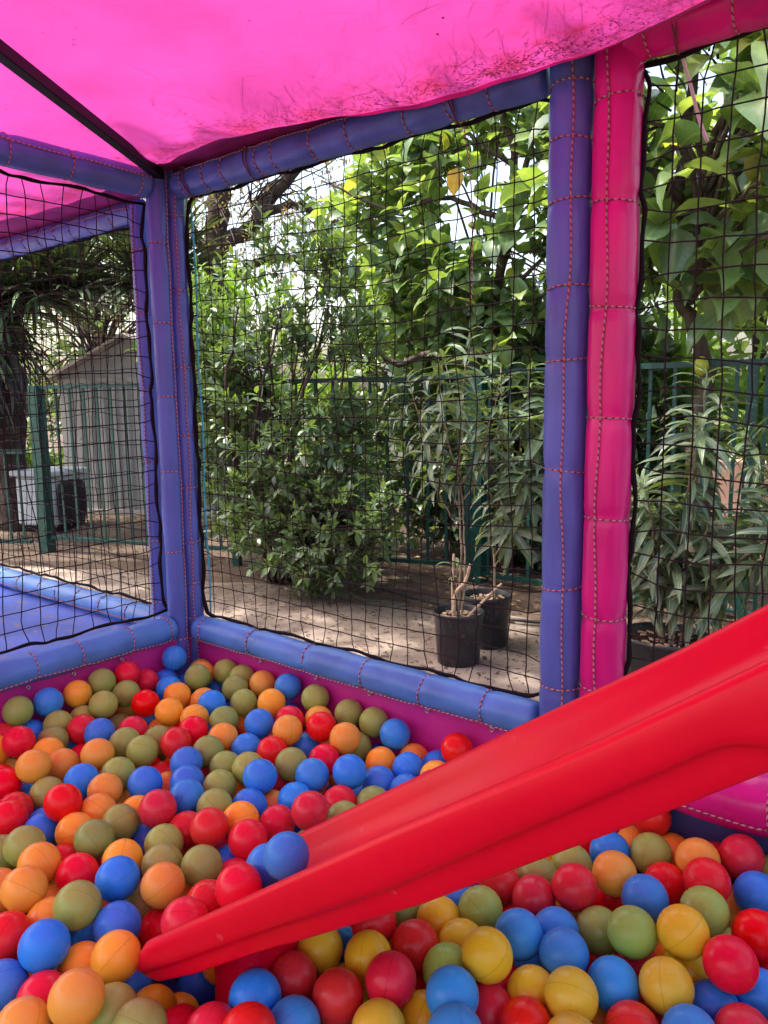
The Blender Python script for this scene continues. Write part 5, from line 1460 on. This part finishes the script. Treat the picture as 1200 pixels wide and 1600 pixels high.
S1 = [([(0, 0, 0), (0.01, 0.0, 0.25), (0.0, 0.0, 0.55), (0.02, 0.0, 0.85), (0.06, -0.02, 1.08)], 0.007, 0.45),
      (br((0.01, 0, 0.42), (-0.16, -0.10, 0.92), (-0.03, 0, 0)), 0.005, 0.3), (br((0.0, 0, 0.5), (0.16, 0.02, 0.90), (0.03, 0, 0)), 0.005, 0.3),
      (br((0.0, 0, 0.35), (-0.10, -0.08, 0.70), (-0.03, 0, 0)), 0.004, 0.3), (br((0.0, 0, 0.55), (0.02, -0.16, 0.98), (0, -0.03, 0)), 0.005, 0.3),
      (br((0.01, 0, 0.45), (0.12, 0.10, 0.78), (0.03, 0, 0)), 0.004, 0.35), ([(-0.01, 0.01, 0), (-0.02, 0.02, 0.10), (-0.015, 0.01, 0.20)], 0.004, 0.55),
      ([(0.02, -0.01, 0), (0.03, 0.0, 0.22), (0.0, 0.02, 0.5), (-0.05, 0.05, 0.8), (-0.12, 0.08, 1.0)], 0.006, 0.5)]
oleander(0.250, 1.055, 0.185, S1, 'slender oleander rising from the front pot, pale midribs on drooping leaves', 70, 230, 0.135)
m = MB(); rg = np.random.default_rng(5)
r0 = empty('pruned_stems', (0.250, 1.055, 0.185))
limb(m, [(-0.01, -0.02, 0), (0.0, -0.02, 0.10), (0.035, -0.01, 0.15), (0.055, 0.0, 0.22)], 0.0075, 0.0062)
limb(m, [(0.03, 0.0, 0), (0.09, 0.02, 0.07), (0.16, 0.05, 0.15)], 0.006, 0.0048)
limb(m, [(-0.025, 0.0, 0), (-0.028, 0.0, 0.12), (-0.022, 0.0, 0.25)], 0.006, 0.005)
m.build('cut_stem', STRAW, r0); tag(r0, 'pale pruned stems sticking out of the front pot', 'pruned stems')
S2 = [([(0, 0, 0), (0.0, 0.0, 0.3), (0.03, 0.0, 0.6), (0.02, 0.0, 0.95)], 0.008, 0.3), (br((0, 0, 0.25), (0.22, -0.05, 0.78), (0.04, 0, 0)), 0.005, 0.25), (br((0, 0, 0.3), (0.12, 0.05, 0.95), (0.03, 0, 0)), 0.005, 0.3),
      (br((0, 0, 0.2), (0.20, -0.12, 0.55), (0.05, 0, 0.04)), 0.005, 0.25), (br((0.0, 0, 0.15), (0.14, -0.12, 0.34), (0.03, 0, 0.05)), 0.004, 0.3), (br((0, 0, 0.4), (-0.15, 0.1, 0.85), (-0.03, 0, 0)), 0.004, 0.3),
      (br((0, 0, 0.3), (0.30, 0.02, 0.66), (0.04, 0, 0.05)), 0.005, 0.3), (br((0, 0, 0.35), (0.26, -0.02, 0.86), (0.04, 0, 0.0)), 0.005, 0.3)]
oleander(0.262, 1.305, 0.19, S2, 'leafy oleander in the rear pot, hard against the tall blue post', 71, 230, 0.16)
rg = np.random.default_rng(72); S3 = []
for k in range(11):
    a = rg.uniform(0, 6.28); q = rg.uniform(0.12, 0.42); h = rg.uniform(0.35, 0.80)
    S3.append(([(0.03 * math.cos(a), 0.03 * math.sin(a), 0), (q * 0.35 * math.cos(a), q * 0.3 * math.sin(a), h * 0.4), (q * 0.8 * math.cos(a) + 0.05, q * 0.6 * math.sin(a), h * 0.8), (q * 1.15 * math.cos(a) + 0.06, q * 0.8 * math.sin(a), h)], 0.008, 0.22))
S3.append(([(0, 0, 0), (0.02, 0.0, 0.3), (0.06, 0.02, 0.65), (0.08, 0.0, 0.93)], 0.009, 0.3))
oleander(0.99, 1.27, 0.165, S3, 'bushy oleander in the wide pot, grey-green leaves filling the pink bay net', 73, 280, 0.165)
# second bushy oleander further right
rg = np.random.default_rng(74); S4 = []
for k in range(9):
    a = rg.uniform(0, 6.28); q = rg.uniform(0.12, 0.36); h = rg.uniform(0.5, 1.0)
    S4.append(([(0, 0, 0), (q * 0.3 * math.cos(a), q * 0.3 * math.sin(a), h * 0.4), (q * 0.8 * math.cos(a), q * 0.6 * math.sin(a), h * 0.8), (q * 1.1 * math.cos(a), q * 0.8 * math.sin(a), h)], 0.007, 0.3))
oleander(1.42, 1.75, 0.0, S4, 'oleander growing from the ground at the right end, behind the bushy potted one', 75, 150, 0.16)

# ------------------------------------------------------------------ yucca with a skirt of dead leaves
t = empty('yucca_tree', (-4.55, 1.66, 0)); tag(t, 'tall yucca with sword leaves and a hanging skirt of dead grey leaves, beside the shed', 'yucca', GT)
m = MB(); rg = np.random.default_rng(80)
limb(m, [(0, 0, -0.02), (-0.05, 0.02, 0.6), (0.02, 0.0, 1.2), (0.0, 0.0, 2.0)], 0.13, 0.09, 10, 0.01, rg)
limb(m, [(0.0, 0, 1.6), (0.2, 0.2, 1.85), (0.45, 0.45, 1.95), (1.0, 0.95, 2.05)], 0.03, 0.02, 9, 0.006, rg)
limb(m, [(-0.25, -0.1, -0.02), (-0.2, -0.12, 0.6), (-0.28, -0.1, 1.2), (-0.35, -0.1, 1.9)], 0.07, 0.06, 9, 0.01, rg)
m.build('trunk', BARK_D, t)
pl, pd = [], []
for hi, hub in enumerate(((0.0, 0.0, 1.90), (0.42, 0.42, 1.95), (0.78, 0.78, 2.0), (-0.35, -0.1, 2.0), (0.05, -0.25, 1.62), (0.2, 0.2, 1.98), (1.0, 0.95, 2.05))):
    hb = np.array(hub) + np.array((-4.55, 1.66, 0))
    for k in range(170):
        e = rg.uniform(-0.12 if hi in (1, 2, 6) else -0.45, 1.25); a = rg.uniform(0, 6.28)
        d = (math.cos(a) * math.cos(e), math.sin(a) * math.cos(e), math.sin(e))
        pl.append((hb + np.array((0, 0, (e - 0.5) * 0.1)), d, (0, 0, 1) if abs(e) < 1.2 else (1, 0, 0), rg.uniform(0.45, 0.75), rg.uniform(0, 1)))
    for k in range(0 if hi in (1, 2, 5, 6) else 150):
        e = rg.uniform(-1.5, -0.75); a = rg.uniform(0, 6.28)
        d = (math.cos(a) * math.cos(e), math.sin(a) * math.cos(e), math.sin(e))
        pd.append((hb + np.array((0, 0, -0.08 - 0.35 * rg.random())), d, (0, 0, 1), rg.uniform(0.4, 0.75), rg.uniform(0, 1)))
foliage(t, 'strap', pl, PL, 120)
sk = empty('dead_skirt', (0, 0, 0)); 
bpy.data.objects.remove(sk)
foliage(t, 'strap', pd, DG, 120)

# ------------------------------------------------------------------ far bare tree with sparse dry foliage
t = empty('bare_branched_tree', (-4.4, 3.75, 0)); tag(t, 'tall rough-barked tree with crooked limbs and sparse brown foliage against the white sky', 'tree', GT)
m = MB(); rg = np.random.default_rng(90)
limb(m, [(0, 0, -0.02), (0.02, 0, 1.4), (-0.02, 0.0, 2.3), (0.06, 0.0, 2.75), (0.12, 0.02, 3.4), (0.2, 0.1, 4.4)], 0.14, 0.09, 10, 0.012, rg)
limb(m, [(0.04, 0.0, 2.55), (0.30, 0.22, 2.72), (0.42, 0.34, 3.0), (0.72, 0.6, 3.36), (1.2, 1.0, 3.8)], 0.085, 0.05, 9, 0.012, rg)
limb(m, [(0.02, 0.0, 2.2), (0.3, 0.25, 2.38), (0.6, 0.45, 2.42), (0.85, 0.7, 2.2), (1.1, 0.9, 2.1)], 0.05, 0.02, 8, 0.012, rg)
limb(m, [(0.35, 0.26, 2.85), (0.7, 0.55, 2.92), (1.0, 0.8, 2.72), (1.5, 1.2, 2.7)], 0.05, 0.02, 8, 0.012, rg)
limb(m, [(-0.0, 0.0, 2.4), (-0.25, -0.2, 2.9), (-0.4, -0.3, 3.6)], 0.06, 0.03, 8, 0.012, rg)
m.build('trunk', BARK_D, t)
crown(t, GRY, BARK_D, 'tiny', (-3.9, 4.2, 3.3), (1.7, 1.3, 0.95), 340, 13, 0.055, 91, 0, (-4.3, 3.8, 2.6), twl=0.42, gap=-0.2, gapf=1.2, wood=0.06, wr=0.004)
crown(t, GRY, BARK_D, 'tiny', (-5.3, 3.0, 2.9), (1.3, 1.0, 0.9), 200, 13, 0.055, 92, 0, (-4.4, 3.7, 2.6), twl=0.42, gap=-0.2, gapf=1.2, wood=0.06, wr=0.004)

t = empty('unseen_shade_tree', (-4.0, 0.2, 0)); tag(t, 'unseen tree added above the canopy to shade the sandy ground', 'tree', GT)  # tree added out of view, its crown placed to dapple the ground
m = MB(); rg = np.random.default_rng(95)
limb(m, [(-2.2, -0.6, -0.02), (-2.0, -0.5, 2.0), (-1.2, -0.2, 3.8), (0.4, 0.3, 4.8), (2.2, 0.8, 5.2)], 0.17, 0.05, 10, 0.012, rg)
limb(m, [(-1.2, -0.2, 3.8), (0.0, 0.8, 4.6), (1.0, 1.8, 5.0)], 0.08, 0.03, 9, 0.012, rg)
m.build('trunk', BARK_D, t)
crown(t, GL, BARK_D, 'ovate', (-2.4, 0.1, 5.0), (2.4, 0.95, 0.9), 330, 8, 0.16, 96, 0, (-4.0, 0.4, 4.2), twl=0.4, gap=0.1, gapf=0.9, wood=0.2, wr=0.006)
# ------------------------------------------------------------------ more trees and hedge beyond
specs = [('background_tree', (1.7, 4.6), (1.7, 4.5, 1.9), (1.3, 0.8, 1.2), 'leafy tree far right beyond the fence, behind the large leaves', 260, 0.13, (0, 0.9), GL),
         ('background_tree', (0.3, 5.1), (0.3, 4.9, 2.4), (1.1, 0.7, 0.9), 'tall leafy tree beyond the fence, between the pink post and the fan palm', 170, 0.13, (0.1, 0.9), GL),
         ('background_tree', (-1.6, 3.9), (-1.5, 3.7, 1.1), (0.9, 0.5, 0.75), 'round green tree beyond the fence, behind the small-leaved shrub', 240, 0.09, (0.2, 1), SL),
         ('background_tree', (-0.4, 4.6), (-0.6, 4.4, 1.4), (0.9, 0.5, 0.9), 'shaded green tree beyond the fence behind the forked trunk', 200, 0.12, (0, 0.8), GL),
         ('background_tree', (2.4, 3.2), (2.3, 3.0, 1.6), (0.9, 0.6, 1.3), 'leafy tree at the far right edge, close behind the fence', 200, 0.15, (0, 0.9), GL),
         ('background_tree', (-6.5, 3.6), (-6.5, 3.7, 1.75), (1.9, 1.0, 1.25), 'dark green tree behind the yucca, left of the shed', 420, 0.12, (0, 0.7), SL)]
for i, (nm, b, c, r_, lab, nt_, sz, tn, mt_) in enumerate(specs):
    t = empty(nm, (b[0], b[1], 0)); tag(t, lab, 'tree', GT)
    m = MB(); rg = np.random.default_rng(200 + i)
    limb(m, [(0, 0, -0.02), (0.03, 0.02, c[2] * 0.5), (c[0] - b[0], c[1] - b[1], c[2]), (c[0] - b[0] + .1, c[1] - b[1], c[2] + r_[2] * 0.6)], 0.07, 0.02, 8, 0.01, rg)
    m.build('trunk', BARK_D, t)
    crown(t, mt_, BARK_D, 'ovate', c, r_, nt_, 7, sz, 210 + i, 0, (b[0], b[1], c[2] * 0.5), twl=0.28, gap=-0.5, gapf=1.6, wood=0.25, wr=0.007, tint=tn)
# far hedge as one mass
t = MB(); rg = np.random.default_rng(300)
pl = []
for k in range(9000):
    a = rg.uniform(0, 1); ang = R(78 + 92 * a); rad = rg.uniform(9.0, 11.0)
    h = 1.7 + 0.5 * math.sin(ang * 9) + 0.3 * math.sin(ang * 23)
    if 0.45 < a < 0.85: h -= 0.5
    z = h * rg.random() ** 0.8
    pl.append(((1.85 + rad * math.cos(ang), -1.37 + rad * math.sin(ang), z), rg.normal(size=3), (rg.normal(0, .5), rg.normal(0, .5), 1), rg.uniform(0.10, 0.26), rg.random()))
t = empty('far_hedge', (0, 8, 0)); foliage(t, 'tiny', pl, FG, 0)
for c_ in list(t.children):
    c_.parent = None; c_.location = t.location; c_.name = 'far_vegetation'; tag(c_, 'sunlit hedge and trees far behind everything', 'hedge', kind='stuff')
bpy.data.objects.remove(t)
# strip of dry leaves and crumbs on the ground
m = MB(); rg = np.random.default_rng(310)
for k in range(2600):
    x = rg.uniform(-4.4, 2.4); y = rg.uniform(0.12, 2.6)
    if y < 1.3 and rg.random() < 0.35: continue
    s = rg.uniform(0.007, 0.022) if y < 1.6 else rg.uniform(0.015, 0.04); v, f, uv = LEAF['small' if rg.random() < .6 else 'tiny'][k % NV]
    M = leaf_matrix((math.cos(k), math.sin(k), rg.normal(0, 0.12)), (rg.normal(0, 0.25), rg.normal(0, 0.25), 1), s * 1.6)
    m.add(v @ M.T + np.array((x, y, 0.018 if y < 1.7 else 0.05)), f, uv, rg.random())
for k in range(2600):
    x = rg.uniform(-3.4, 1.2); y = rg.uniform(0.1, 1.7)
    s = rg.uniform(0.004, 0.011); v, f, uv = LEAF['tiny'][k % NV]
    M = leaf_matrix((math.cos(k * 1.3), math.sin(k * 1.3), rg.normal(0, 0.2)), (rg.normal(0, 0.3), rg.normal(0, 0.3), 1), s * 1.8)
    m.add(v @ M.T + np.array((x, y, 0.016)), f, uv, 0.3 * rg.random())
tag(m.build('dry_leaves', DRYLEAF), 'dry leaves and crumbs scattered over the ground outside the nets', 'leaf litter', kind='stuff')
# dark irrigation hose along the planting strip
m = MB(); limb(m, [(-1.2, 1.70, 0.03), (-0.8, 1.72, 0.035), (-0.3, 1.66, 0.03), (0.1, 1.62, 0.03), (0.6, 1.75, 0.03), (1.4, 1.8, 0.03)], 0.008, 0.008)
tag(m.build('garden_hose', BLACK_P), 'thin dark hose lying on the ground behind the pots', 'hose')

# dried flower stalk and crumbs at the slide's mouth
m = MB(); rg = np.random.default_rng(9)
TW = np.array((1.0523,-0.6229,0.3261))
for k in range(16):
    d = rg.normal(size=3) * (0.010, 0.010, 0.016); p0 = TW + rg.normal(size=3) * (0.002, 0.002, 0.008)
    m.add(*tube([p0, p0 + d * 0.5 + rg.normal(0, 0.001, 3), p0 + d], (0.0009, 0.0008, 0.0004), 4))
tag(m.build('dried_flower_stalk', mat('dried_flower', (0.4, 0.14, 0.1), 0.9, 0.1, var=0.4, scale=200)), 'shrivelled reddish flower stalk caught between two blue balls on the slide', 'twig')
m = MB()
for k in range(120):
    s_ = 0.215 + abs(rg.normal(0, 0.035)); v_ = rg.uniform(0.05, 0.12)
    bd_ = 0.026 + 0.021 * sstep(-0.02, 0.55, s_)
    p = SN + SD * s_ + SV * v_ + SU * (-bd_ * 0.9 + 0.001)
    z = rg.uniform(0.0006, 0.0018); b, bfc = box((0, 0, 0), (z * 2, z, z), rg.uniform(0, 3)); m.add(b + p, bfc)
tag(m.build('crumbs', SOIL, smooth=False), 'dark crumbs of dirt on the slide bed just above the blue balls', 'dirt', kind='stuff')
